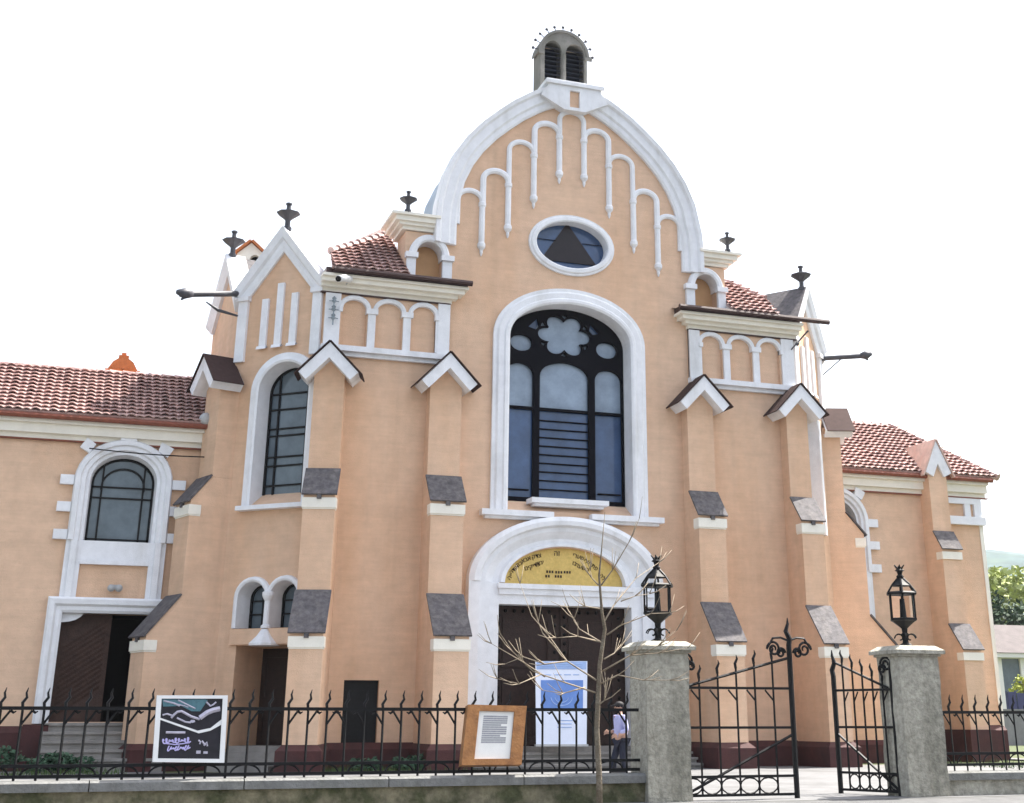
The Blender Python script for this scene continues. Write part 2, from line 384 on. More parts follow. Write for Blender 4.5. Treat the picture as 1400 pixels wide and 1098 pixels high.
# belfry
bf = MB(); FB = Fr(0, .95, 0)
zt = 23.05; bo = arch(A-.74, A+.92, 20.6, 22.2, zt, 24)
lv = [arch(A-.60, A-.0, 20.65, 22.3, 22.68, 12), arch(A+.16, A+.82, 20.65, 22.3, 22.68, 12)]
bf.plate(FB, bo, lv, -.75, 0)
bf.molding(FB, bo[1:-1], [(-.02, 0), (-.02, .05), (.07, .05), (.07, -.75)])
bf.box(FB, A-.8, A-.62, 22.1, 22.22, .0, .06); bf.box(FB, A+.82, A+1.08, 22.1, 22.22, .0, .06); bf.tube([FB.w(A+.08, 20.7, .03), FB.w(A+.08, 22.2, .03)], .07, 8)
belf = bf.build('belfry', M['stone'], S)
l = MB()
for L0 in lv:
    u0, u1 = L0[0][0], L0[-1][0]
    l.box(FB, u0-.02, u1+.02, 20.65, 22.6, -.6, -.5)
    for k in range(11):
        v = 20.78+k*.165; l.add([FB.w(u0-.03, v, -.08), FB.w(u1+.03, v, -.08), FB.w(u1+.03, v+.15, -.3), FB.w(u0-.03, v+.15, -.3)], [(0, 1, 2, 3)])
        l.add([FB.w(u0-.03, v-.02, -.08), FB.w(u1+.03, v-.02, -.08), FB.w(u1+.03, v, -.08), FB.w(u0-.03, v, -.08)], [(0, 1, 2, 3)])
l.build('louvre', M['louvre'], belf)
for k in range(11):
    l = MB(); t = math.pi*(.04+.92*k/10); u, v = A+.09+.88*math.cos(t), 22.2+.9*math.sin(t)
    l.tube([FB.w(u, v, -.1), FB.w(u+.17*math.cos(t), v+.17*math.sin(t), -.1)], .018, 5)
    l.sphere(FB.w(u+.2*math.cos(t), v+.2*math.sin(t), -.1), .055, 7, 5)
    l.build('crown_spike', M['dark_metal'], belf)

# stepped blind arcade hanging in the gable
RX = [-2.93, -2.1, -1.27, -.42, .42, 1.27, 2.1, 2.93]; TIP = [14.56, 15.24, 16.32, 17.27, 17.27, 16.32, 15.24, 14.56]
PK = [16.48, 17.24, 18.35, 19.12, 19.66, 19.12, 18.35, 17.24, 16.48]     # arch tops from left to right
edge = [-3.72]+RX+[3.72]
for i in range(9):
    r = MB(); a, b = edge[i], edge[i+1]; h = (b-a)/2; pk = PK[i]; sp = pk-.36
    lo_a = sp-.05; lo_b = sp-.05
    if i in (1, 2, 3, 4): lo_a = PK[i-1]-.5
    if i in (4, 5, 6, 7): lo_b = PK[i+1]-.5
    if i == 0: lo_a = 15.3
    if i == 8: lo_b = 15.3
    path = [(A+a, lo_a)]+[(A+(a+b)/2-h*math.cos(math.pi*k/16), sp+.33*math.sin(math.pi*k/16)) for k in range(17)]+[(A+b, lo_b)]
    e = .012*(i % 2); r.molding(F0, path, [(-.085-e, 0), (-.085-e, .06+e), (-.04, .10+e), (.03, .10+e), (.07+e, .06+e), (.07+e, 0)])
    r.build('blind_arch', M['white'], S)
for i, x in enumerate(RX):
    r = MB(); top = (PK[i] if i < 4 else PK[i+1])-.4
    r.lathe(F0.w(A+x, 0, .02), [(.015, TIP[i]-.2), (.05, TIP[i]-.1), (.05, TIP[i]-.02), (.125, TIP[i]+.08), (.125, TIP[i]+.18), (.095, TIP[i]+.24), (.095, top-.14), (.12, top-.1), (.12, top), (.08, top+.05)], 12)
    r.build('pendant_shaft', M['white'], S, smooth=False)

# round window
rwin = MB(); c, v, a, b = rw
rwin.molding(F0, list(reversed(ell(c, v, a, b, 44))), [(-.0, -.3), (-.0, .1), (.04, .13), (.14, .12), (.18, .07), (.23, .07), (.24, 0)], True)
rwo = rwin.build('round_window', M['white'], S)
MB().plate(F0, ell(c, v, a+.02, b+.02, 40), [], -.34, -.28).build('pane', M['glass_blue'], rwo)
t = MB()
t.plate(F0, [(c-.92, v-.46), (c-.1, v+.77), (c+.0, v+.77), (c+.92, v-.46)], [], -.275, -.25)
t.build('triangle_panel', M['triangle'], rwo)
t = MB()
for q in (((-1.1, .2), (-.45, .2)), ((.45, .2), (1.1, .2)), ((-.95, -.48), (.95, -.48))):
    t.tube([F0.w(c+q[0][0], v+q[0][1], -.24), F0.w(c+q[1][0], v+q[1][1], -.24)], .014, 5)
t.build('glazing_bar', M['tracery'], rwo)

# great window
gw = MB()
prof = [(0, -.62), (0, .0), (0, .14), (.06, .18), (.14, .18), (.18, .14), (.34, .14), (.4, .09), (.5, .09), (.5, 0)]
gw.molding(F0, arch(11.65, 15.53, 6.82, 11.95, 13.1, 30), prof)
gwo = gw.build('great_window', M['white'], S)
sl = MB(); sl.add([F0.w(11.65, 6.84, .02), F0.w(15.53, 6.84, .02), F0.w(15.53, 7.25, -.6), F0.w(11.65, 7.25, -.6)], [(0, 1, 2, 3)])
sl.add([F0.w(11.65, 6.84, .02), F0.w(15.53, 6.84, .02), F0.w(15.53, 6.6, .02), F0.w(11.65, 6.6, .02)], [(0, 1, 2, 3)])
sl.build('sloping_sill', M['stucco'], gwo)
for u0, u1, v0, v1, d0, d1 in ((10.85, 13.0, 6.56, 6.8, 0, .3), (14.17, 16.45, 6.56, 6.8, 0, .3), (12.35, 14.72, 6.98, 7.2, -.3, .24)):
    q = MB(); q.box(F0, u0, u1, v0+.08, v1, d0, d1); q.box(F0, u0+.12, u1-.12, v0, v0+.08, d0, d1-.12); q.build('sill', M['white'], gwo)
MB().plate(F0, arch(11.6, 15.6, 7.0, 11.95, 13.15), [], -.66, -.6).build('pane', M['glass_blue'], gwo)
# tracery
GA, dT0, dT1 = 13.59, -.595, -.47
def petal(c, v, a, b, n=72): return [(c+a*(.68+.32*abs(math.cos(3*t))**.8)*math.cos(t), v+b*(.68+.32*abs(math.cos(3*t))**.8)*math.sin(t)) for t in [2*math.pi*i/n for i in range(n)]]
holes = [arch(11.77, 12.5, 9.35, 10.95, 11.3, 14), arch(12.83, 14.35, 9.1, 10.95, 11.42, 16), arch(14.68, 15.41, 9.35, 10.95, 11.3, 14),
         petal(GA, 12.27, .86, .66), ell(12.2, 11.93, .35, .26, 20), ell(14.98, 11.93, .35, .26, 20)]
lowh = [rect(11.77, 12.5, 7.05, 9.22), rect(14.68, 15.41, 7.05, 9.22)]
holes = [arch(11.72, 12.6, 9.98, 10.95, 11.3, 14), arch(12.8, 14.38, 9.98, 10.95, 11.42, 16), arch(14.58, 15.46, 9.98, 10.95, 11.3, 14)]+holes[3:]
holes += [rect(11.72, 12.6, 7.3, 9.9), rect(12.8, 14.38, 7.3, 9.9), rect(14.58, 15.46, 7.3, 9.9)]
holes += [[(12.42, 12.45), (12.72, 12.75), (12.78, 12.5), (12.66, 12.38)], [(14.76, 12.45), (14.46, 12.75), (14.40, 12.5), (14.52, 12.38)]]
for k in range(6):
    t = math.pi/6+k*math.pi/3; holes.append([(GA+.86*rr*math.cos(t+da), 12.27+.66*rr*math.sin(t+da)) for rr, da in ((.80, 0), (.97, .13), (1.0, 0), (.97, -.13))])
tr = MB(); tr.plate(F0, arch(11.66, 15.52, 7.05, 11.95, 13.1), holes, dT0, dT1)
for k in range(9): tr.box(F0, 12.8, 14.38, 7.55+k*.255, 7.58+k*.255, -.59, -.52)
for u in (11.77, 14.68): tr.box(F0, u, u+.73, 7.5, 7.54, -.59, -.52)
tr.build('tracery', M['tracery'], gwo)
p = MB()
p.plate(F0, ell(GA, 12.27, .92, .70, 40), [], -.6, -.598); p.plate(F0, ell(12.2, 11.93, .37, .28, 20), [], -.6, -.598); p.plate(F0, ell(14.98, 11.93, .37, .28, 20), [], -.6, -.598)
for u0, u1 in ((11.68, 12.65), (12.75, 14.42), (14.54, 15.5)): p.box(F0, u0, u1, 9.95, 11.5, -.6, -.598)
p.build('sky_reflection_pane', M['glass_sky'], gwo)  # pale sheets stand in for sky reflected in the lancet tops

# portal
po = MB()
rings = [(2.93, 1.86, 0), (2.93, 1.86, .30), (2.78, 1.74, .36), (2.62, 1.62, .34), (2.56, 1.57, .2), (2.42, 1.46, .2), (2.3, 1.36, .12), (2.16, 1.26, .02), (2.0, 1.18, .02), (1.94, 1.12, .1), (1.82, 1.05, .1), (1.8, 1.04, -.12)]
po.loft([[F0.w(PC-a*math.cos(math.pi*i/40), 4.82+b*math.sin(math.pi*i/40), d) for i in range(41)] for a, b, d in rings])
for sg in (-1, 1):
    for a0, a1, d in ((2.93, 2.62, .33), (2.62, 2.3, .2), (2.3, 1.99, .1)):
        u0, u1 = sorted((PC+sg*a0, PC+sg*a1)); po.box(F0, u0, u1, -.02, 4.82, -.45, d)
po.box(F0, PC-1.99, PC+1.99, 4.24, 4.5, -.4, .1); po.box(F0, PC-2.0, PC+2.0, 4.5, 4.66, -.4, .16); po.box(F0, PC-2.05, PC+2.05, 4.66, 4.79, -.4, .22)
por = po.build('portal_surround', M['white'], S)
lun = MB(); lun.plate(F0, [(PC-1.81*math.cos(math.pi*i/30), 4.78+1.06*math.sin(math.pi*i/30)) for i in range(31)], [], -.2, -.1)
lu = lun.build('gilded_lunette', M['gold'], por)
tx = MB()
LZ = lambda x, y: F0.px(670+x*.1357, 735+y*.1357, -.1)
for body, x, y, sz, rot in (('יה', 200, 400, .2, 1.15), ('אודה', 242, 322, .19, .95), ('בם', 292, 268, .19, .75), ('אבא', 362, 222, .2, .5), ('צדק', 468, 188, .2, .28),
                            ('זה', 672, 162, .24, 0), ('שערי', 890, 194, .2, -.35), ('לי', 962, 240, .2, -.6), ('פתחו', 1032, 282, .2, -.8), ('לה', 1130, 400, .2, -1.15),
                            ('צדיקים', 424, 290, .2, .42), ('יבאו', 500, 256, .18, .3), ('בו', 850, 262, .19, -.3), ('השער', 930, 304, .2, -.45)):
    u, v = LZ(x, y); tx.text(F0, body[::-1], u, v, sz*.86, -.095, .012, rot*.8)
for x, y, n in ((600, 345, 3), (690, 350, 3), (775, 350, 3), (590, 390, 2), (685, 392, 3)):
    u, v = LZ(x, y)
    for k in range(n): tx.box(F0, u-.1+k*.08, u-.05+k*.08, v-.035, v+.035, -.1, -.088)
tx.build('inscription', M['letters'], lu)
dr = MB(); dr.box(F0, PC-2.03, PC+2.03, .55, 4.27, -.56, -.47)
for k in range(2):
    u0 = PC-1.93+k*1.95
    dr.box(F0, u0, u0+1.88, .6, 4.23, -.47, -.42)
    for (a0, a1, b0, b1) in ((.22, 1.64, 2.6, 3.95), (.22, 1.64, .85, 2.4)): dr.plate(F0, rect(u0+a0, u0+a1, b0, b1), [rect(u0+a0+.1, u0+a1-.1, b0+.1, b1-.1)], -.42, -.38)
do = dr.build('main_door', M['door'], S)
stud = None
for k in range(2):
    u0 = PC-1.93+k*1.95
    pts = [(u0+uu, .85+i*.24) for i in range(14) for uu in (.11, 1.77)]+[(u0+.3+i*.26, 4.1) for i in range(6)]
    for u, v in pts:
        if stud is None:
            stud = MB().sphere((0, 0, 0), .055, 6, 4).build('door_stud', M['black'], None, smooth=True); o = stud
        else: o = stud.copy(); COL.objects.link(o)
        o.parent = do; o.location = F0.w(u, v, -.41)-S.location
# steps
def steps(name, fr, u0, u1, top, n, tread, d0, par):
    q = MB()
    for k in range(n):
        v1 = top*(n-k)/n; q.box(fr, u0-.0*k, u1+.0*k, -.05, v1, d0, d0+tread*(k+1)+.0)
    return q.build(name, M['step'], par)
steps('doorstep', F0, PC-1.97, PC+1.97, .56, 4, .34, -.45, S)
q = MB()
for k in range(3): q.box(F0, 10.2, 16.9, -.05, .36-.14*k, .37+.32*k, .37+.32*(k+1)); q.box(F0, 10.17, 16.93, .36-.14*k, .42-.14*k, .3+.32*k, .42+.32*(k+1))
q.build('front_steps', M['step'], S)
# hatch
h = MB(); h.box(F0, hatch[0][0]-.02, hatch[2][0]+.02, .6, hatch[1][1]+.02, -.3, -.12)
for k in range(5): h.box(F0, hatch[0][0]+.08, hatch[2][0]-.08, .75+k*.3, .78+k*.3, -.12, -.1)
h.build('small_metal_door', M['iron'], S)

# blind arcades of the two front bays, cornices, niches, roofs
def bay(sg):
    X = (lambda u: u) if sg < 0 else (lambda u: 2*A-u)
    def ub(m, fr, u0, u1, v0, v1, d0, d1):
        a, b = sorted((X(u0), X(u1))); m.box(fr, a, b, v0, v1, d0, d1)
    m = MB()
    holes = []
    for a, b in ((6.60, 7.32), (7.60, 8.36), (8.64, 9.36)):
        a, b = sorted((X(a), X(b))); holes.append(arch(a, b, 11.2, 12.3, 12.58, 14))
    a, b = sorted((X(6.08), X(9.78)))
    arcs = MB(); arcs.plate(F0, rect(a, b, 11.15, 12.72), holes, 0, .09)
    arcs.build('arcade_field', M['stucco'], S)
    for hx in holes:
        m.molding(F0, hx[1:-1], [(-.02, .0), (-.02, .13), (.05, .15), (.11, .13), (.11, .05)])
    for u0, u1 in ((6.1, 6.54), (9.42, 9.78)): ub(m, F0, u0, u1, 11.1, 12.72, .02, .16)
    for u0, u1 in ((7.35, 7.57), (8.39, 8.61)): ub(m, F0, u0, u1, 11.15, 12.2, .02, .16); ub(m, F0, u0-.06, u1+.06, 12.16, 12.32, .02, .2)
    ub(m, F0, 9.36, 9.48, 11.2, 12.2, .02, .15); ub(m, F0, 9.33, 9.46, 12.16, 12.3, .02, .2); ub(m, F0, 6.5, 6.6, 12.16, 12.3, .02, .2)
    ub(m, F0, 6.05, 9.8, 11.0, 11.16, 0, .24); ub(m, F0, 6.1, 9.75, 10.88, 11.0, 0, .12)
    m.build('blind_arcade', M['white'], S)
    c = MB()
    for v0, v1, d, e in ((12.72, 12.84, .14, .0), (12.84, 12.95, .3, .14), (12.95, 13.08, .46, .3), (13.08, 13.16, .56, .4)):
        ub(c, F0, 5.95-e*.1, 9.82+e, v0, v1, -.2, d)
    co = c.build('cornice', M['cream'], S)
    c = MB(); ub(c, F0, 6.0, 10.2, 13.16, 13.34, -.3, .5); c.build('fascia', M['gutter'], co)
    c = MB(); ub(c, F0, 5.95, 9.78, 12.685, 12.72, 0, .17); c.build('drip_strip', M['gutter'], co)
    c = MB(); a, b = X(6.2 if sg < 0 else 5.0), X(10.3)
    c.tube([F0.w(a, 13.26, .62), F0.w(b, 13.26, .62)], .085, 8)
    a, b = sorted((X(6.2), X(10.28))); c.add([F0.w(a, 13.17, .66), F0.w(b, 13.17, .66), F0.w(b, 13.42, -.1), F0.w(a, 13.42, -.1)], [(0, 1, 2, 3)])
    c.add([F0.w(a, 13.17, .66), F0.w(b, 13.17, .66), F0.w(b, 13.16, .66), F0.w(a, 13.16, .66)], [(0, 1, 2, 3)])
    c.build('gutter', M['gutter'], co, flip=False)
    # niche block beside the gable
    n = MB(); ub(n, F0, 8.38, 9.4, 12.9, 15.0, -1.1, -.503)
    n.build('niche_block', M['stucco'], S)
    n = MB(); a, b = sorted((X(8.6), X(9.6))); n.box(F0, a, b, 13.1, 14.7, -.52, -.42); n.build('niche_back', M['niche'], S)
    n = MB(); a, b = sorted((X(8.70), X(9.50)))
    n.molding(F0, arch(a, b, 14.1, 14.15, 14.6, 16), [(0, -.4), (0, .12), (.05, .16), (.16, .16), (.22, .1), (.22, 0)])
    for u0, u1 in ((8.42, 8.69), (9.51, 9.8)): ub(n, F0, u0, u1, 13.2, 14.1, .0, .12); ub(n, F0, u0-.05, u1+.05, 14.04, 14.2, .0, .2)
    n.build('niche_surround', M['white'], S)
    e = MB()
    for v0, v1, d, ex in ((14.92, 15.04, .08, .08), (15.04, 15.14, .18, .2), (15.14, 15.30, .26, .32), (15.30, 15.38, .34, .45)): ub(e, F0, 8.33-ex, 9.36, v0, v1, -1.2-ex*.3, d)
    e.build('entablature', M['cream'], S)
    fin = MB(); fx = F0.w(X(8.35), 0, .25)
    finial(fin, fx, 15.42, .62); fin.build('finial', M['dark_metal'], S, smooth=False)
def finial(m, p, z0, h):
    p = Vector((p.x, p.y, z0)); k = h
    m.lathe(p, [(.16*k, -.05), (.17*k, .06*k), (.1*k, .14*k), (.1*k, .34*k), (.18*k, .42*k), (.42*k, .60*k), (.45*k, .64*k), (.2*k, .72*k), (.09*k, .76*k), (.08*k, .95*k), (.12*k, .97*k), (.12*k, 1.03*k), (.05*k, 1.06*k)], 8)
bay(-1); bay(1)

def tiles(m, O, eu, ev, poly, row=.3, wave=.24, seg=8, amp=.05, lip=.095):
    n = eu.cross(ev).normalized()
    if n.z < 0: n = -n
    us = [p[0] for p in poly]; vs = [p[1] for p in poly]
    u0, u1, v0, v1 = min(us), max(us), min(vs), max(vs)
    nu = int((u1-u0)/wave*seg)+1; du = wave/seg
    for j in range(int((v1-v0)/row)+1):
        va, vb = v0+j*row, v0+(j+1)*row+.03
        off = 0
        rows = []
        for s_, hh in ((va+.2, .012), (va+.015, lip-.035), (va, lip-.03), (va, lip), (va+(vb-va)*.5, lip*.55), (vb, 0)):
            L = []
            for i in range(nu+1):
                u = u0+i*du; jt = math.sin(j*12.9+math.floor(u/wave)*78.2)*.012
                h = hh+amp*abs(math.sin(math.pi*u/wave))*min(1, hh/lip+.35)+(jt if hh > 0 else 0)
                L.append(O+eu*u+ev*(s_+jt*.6)+n*h)
            rows.append(L)
        keep = [inside(poly, u0+(i+.5)*du, (va+vb)/2) for i in range(nu)]
        V = [p for L in rows for p in L]; k = nu+1; F = []
        for q in range(5):
            for i in range(nu):
                if keep[i]: F.append((q*k+i, q*k+i+1, (q+1)*k+i+1, (q+1)*k+i))
        m.add(V, F)
def slope_uv(O, eu, ev, px, py):
    n = eu.cross(ev).normalized(); p = on_plane(px, py, O, n); return ((p-O).dot(eu), (p-O).dot(ev))
EX = Vector((1, 0, 0))
def ev_(deg): return Vector((0, math.cos(R(deg)), math.sin(R(deg))))
# main roof, front slopes left and right of the gable
for sg in (-1, 1):
    O = Vector((0, -.6, 13.3)); ev = ev_(36)
    pA = slope_uv(O, EX, ev, 462, 376); pB = slope_uv(O, EX, ev, 452, 346); pC = slope_uv(O, EX, ev, 548, 318)
    if sg < 0: P = [(pA[0]-.1, 0), pB, pC, (8.42, pC[1]+.3), (8.42, 0)]
    else: P = [(2*A-8.42, 0), (2*A-8.42, 2.2), slope_uv(O, EX, ev, 990, 386), slope_uv(O, EX, ev, 1046, 411), slope_uv(O, EX, ev, 1060, 428), (slope_uv(O, EX, ev, 1060, 428)[0], 0)]
    m = MB(); tiles(m, O, EX, ev, P); m.slab([O+EX*u+ev*v-Vector((0, 0, .03)) for u, v in P], -.08)
    hA, hB = (P[1], P[2]) if sg < 0 else (P[3], P[2]); n = int(math.hypot(hB[0]-hA[0], hB[1]-hA[1])/.34)
    for k in range(n):
        q0 = [hA[j]+(hB[j]-hA[j])*k/n for j in (0, 1)]; q1 = [hA[j]+(hB[j]-hA[j])*(k+1.15)/n for j in (0, 1)]
        m.tube([O+EX*q0[0]+ev*q0[1]+Vector((0, 0, .07)), O+EX*q1[0]+ev*q1[1]+Vector((0, 0, .04))], [.13, .085], 8)
    m.build('tiled_roof', M['tile'], S)
# hidden back of the main roof so the mass is closed
m = MB()
m.add([(5.6, 2.0, 13.0), (2*A-5.6, 2.0, 13.0), (2*A-9, 6, 14.2), (9, 6, 14.2), (5.0, 18, 12.6), (2*A-5.0, 18, 12.6), (9, 12, 14.2), (2*A-9, 12, 14.2)],
      [(0, 1, 2, 3), (0, 3, 6, 4), (4, 6, 7, 5), (1, 5, 7, 2), (3, 2, 7, 6)])
m.build('rear_roof', M['tile'], S)

# gables of the canted bays
for fr, sg in ((FL, -1), (FRt, 1)):
    a, b = (-CW, 0) if sg < 0 else (0, CW); c = (a+b)/2
    m = MB(); m.molding(fr, [(a-.1, 12.95), (c, 14.78), (b+.1, 12.95)], [(-.42, 0), (-.42, .08), (-.3, .12), (-.2, .12), (-.14, .2), (.0, .24), (.06, .26), (.06, -.42 if sg < 0 else .0)])
    for u0, u1 in ((a, a+.32), (b-.3, b)): m.box(fr, u0, u1, 10.9, 12.85, 0, .1); m.box(fr, u0-.05, u1+.05, 12.72, 12.86, 0, .17)
    cop = m.build('corner_gable_coping', M['white'], S)
    m = MB()
    tri = [(-.5, .1, 13.0), (0, .12, 14.88), (.5, .1, 13.0)]
    if sg < 0: d0, d1, dz, zb = -.1, -1.6, -.15, 13.9
    else: d0, d1, dz, zb = .16, -4.2, .07, 14.75
    m.add([fr.w(a-.1, 13.02+dz, d0), fr.w(c, 14.84+dz, d0), fr.w(b+.1, 13.02+dz, d0), fr.w(a-.1, 13.0+dz-.3*(sg < 0), d1), fr.w(c, zb, d1), fr.w(b+.1, 13.0+dz-.3*(sg < 0), d1)], [(0, 1, 4, 3), (1, 2, 5, 4)])
    m.build('corner_gable_roof', M['slate'], S, flip=False)
    m = MB(); finial(m, fr.w(c, 0, .0), 14.84, .8); m.build('finial', M['dark_metal'], S)
    m = MB()
    for du, t in ((-.5, 12.72), (0, 13.15), (.5, 12.8)):
        m.box(fr, c+du-.11, c+du+.11, 11.28, t, 0, .08); m.add([fr.w(c+du-.16, 11.28, .0), fr.w(c+du+.16, 11.28, 0), fr.w(c+du+.16, 11.2, .14), fr.w(c+du-.16, 11.2, .14), fr.w(c+du-.16, 11.3, .1), fr.w(c+du+.16, 11.3, .1)], [(0, 1, 5, 4), (4, 5, 2, 3), (0, 3, 2, 1)])
    m.build('lesene', M['white'], S, flip=False)
for fr, sg in ((FSL, -1), (FSR, 1)):
    a, b = (-3.2, 0) if sg < 0 else (0, 3.2); c = (a+b)/2
    m = MB(); m.molding(fr, [(a-.1, 12.75), (c, 14.62), (b+.1, 12.75)], [(-.4, 0), (-.4, .1), (-.1, .2), (.06, .22), (.06, -.4)]); m.build('side_gable_coping', M['white'], S)
    m = MB(); m.add([fr.w(a, 12.8, -.1), fr.w(c, 14.66, -.1), fr.w(b, 12.8, -.1), fr.w(a, 12.8, -4), fr.w(c, 14.5, -4), fr.w(b, 12.8, -4)], [(0, 1, 4, 3), (1, 2, 5, 4)]); m.build('side_gable_roof', M['slate'], S, flip=False)
    m = MB(); finial(m, fr.w(c, 0, 0), 14.66, .8); m.build('finial', M['dark_metal'], S)

# windows of the left canted bay
def arched_window(name, fr, outer, inner, depth, prof, par, glassm, vbars=(), hbars=(), solid=M['white']):
    m = MB(); m.molding(fr, outer, prof)
    m.loft([[fr.w(u, v, .01) for u, v in outer], [fr.w(u, v, -depth) for u, v in inner]])
    o = m.build(name, solid, par)
    MB().plate(fr, [(u, v) for u, v in inner], [], -depth-.05, -depth+.0).build('pane', glassm, o)
    b = MB(); u0, u1 = inner[0][0], inner[-1][0]; v0 = inner[0][1]
    vt = max(p[1] for p in inner)
    for k in vbars: u = u0+(u1-u0)*k; b.box(fr, u-.025, u+.025, v0, vt-.2, -depth, -depth+.05)
    for v in hbars: b.box(fr, u0, u1, v-.02, v+.02, -depth, -depth+.06)
    b.molding(fr, inner, [(-.06, -depth), (-.06, -depth+.06), (0, -depth+.06), (0, -depth)])
    b.build('window_frame', M['iron'], o)
    return o
fu = lambda x, y, d=0: FL.px(x, y, d)
ui0, ui1 = fu(321, 690, -.45)[0]+.05, fu(409, 690, -.45)[0]+.35
tin = arch(tw_o[0][0]+.05, tw_o[-1][0]-.02, 7.1, 9.95, 10.68, 20)
tw = arched_window('corner_window', FL, tw_o, tin, .45, [(0, -.1), (0, .12), (.06, .15), (.14, .12), (.27, .1), (.29, 0)], S, M['glass'], (.2, .8), (7.35, 7.9, 8.15, 8.75, 8.95, 9.5, 9.95))
mir = lambda P: [(-u, v) for u, v in reversed(P)]
arched_window('corner_window', FRt, mir(tw_o), mir(tin), .45, [(0, -.1), (0, .12), (.06, .15), (.14, .12), (.27, .1), (.29, 0)], S, M['glass'], (.2, .8), (7.35, 7.9, 8.15, 8.75, 8.95, 9.5, 9.95))
q = MB(); q.box(FL, tw_o[0][0]-.35, tw_o[-1][0]+.25, 6.62, 6.74, 0, .26); q.build('sill', M['white'], tw)
q = MB(); q.add([FL.w(tw_o[0][0], 6.75, .05), FL.w(tw_o[-1][0], 6.75, .05), FL.w(tw_o[-1][0], 7.12, -.45), FL.w(tw_o[0][0], 7.12, -.45)], [(0, 1, 2, 3)]); q.build('sloping_sill', M['stucco'], tw)
for a, b in ((-2.0, -1.12), (-.98, -.12)):
    arched_window('twin_window', FL, arch(a, b, 3.52, 4.3, 4.72, 12), arch(a+.05, b-.02, 3.55, 4.3, 4.68, 12), .5, [(0, -.1), (0, .1), (.05, .13), (.12, .1), (.14, 0)], S, M['glass'], (.5,), (3.9, 4.25))
q = MB(); q.lathe(FL.w(-1.05, 0, .06), [(.14, 3.5), (.14, 3.56), (.09, 3.6), (.085, 4.2), (.13, 4.27), (.16, 4.34), (.16, 4.42), (.1, 4.46)], 12)
q.build('colonnette', M['white'], S)
q = MB(); q.box(FL, -2.15, -.05, 3.1, 3.5, -.02, .1); q.build('window_apron', M['stucco'], S)
q = MB(); q.lathe(FL.w(-1.05, 0, .08), [(.4, 3.06), (.4, 3.12), (.22, 3.3), (.1, 3.48)], 10); q.build('corbel', M['white'], S)
# recessed corner door
q = MB()
q.add([FL.w(-1.98, -.1, -.44), FL.w(-1.98, 3.08, -.44), FL.w(-1.98, 3.08, -1.25), FL.w(-1.98, -.1, -1.25)], [(0, 1, 2, 3)])
q.add([FL.w(-.1, -.1, -.44), FL.w(-.1, 3.08, -.44), FL.w(-.1, 3.08, -1.25), FL.w(-.1, -.1, -1.25)], [(0, 1, 2, 3)])
q.add([FL.w(-1.98, 3.08, -.44), FL.w(-.1, 3.08, -.44), FL.w(-.1, 3.08, -1.25), FL.w(-1.98, 3.08, -1.25)], [(0, 1, 2, 3)])
q.build('doorway_recess', M['stucco'], S, flip=False)
q = MB(); q.box(FL, -1.95, -.12, .0, 3.06, -1.3, -1.22)
for k in range(2):
    for v0, v1 in ((.7, 1.6), (1.75, 2.9)): q.plate(FL, rect(-1.85+k*.88, -1.05+k*.88, v0, v1), [rect(-1.78+k*.88, -1.12+k*.88, v0+.08, v1-.08)], -1.22, -1.18)
q.build('corner_door', M['door'], S)
q = MB()
for k in range(4): q.box(FL, -2.0, -.1, -.05, .6-.15*k, -1.2 if k == 0 else .0+.3*(k-1), .3*k)
q.build('corner_steps', M['step'], S)

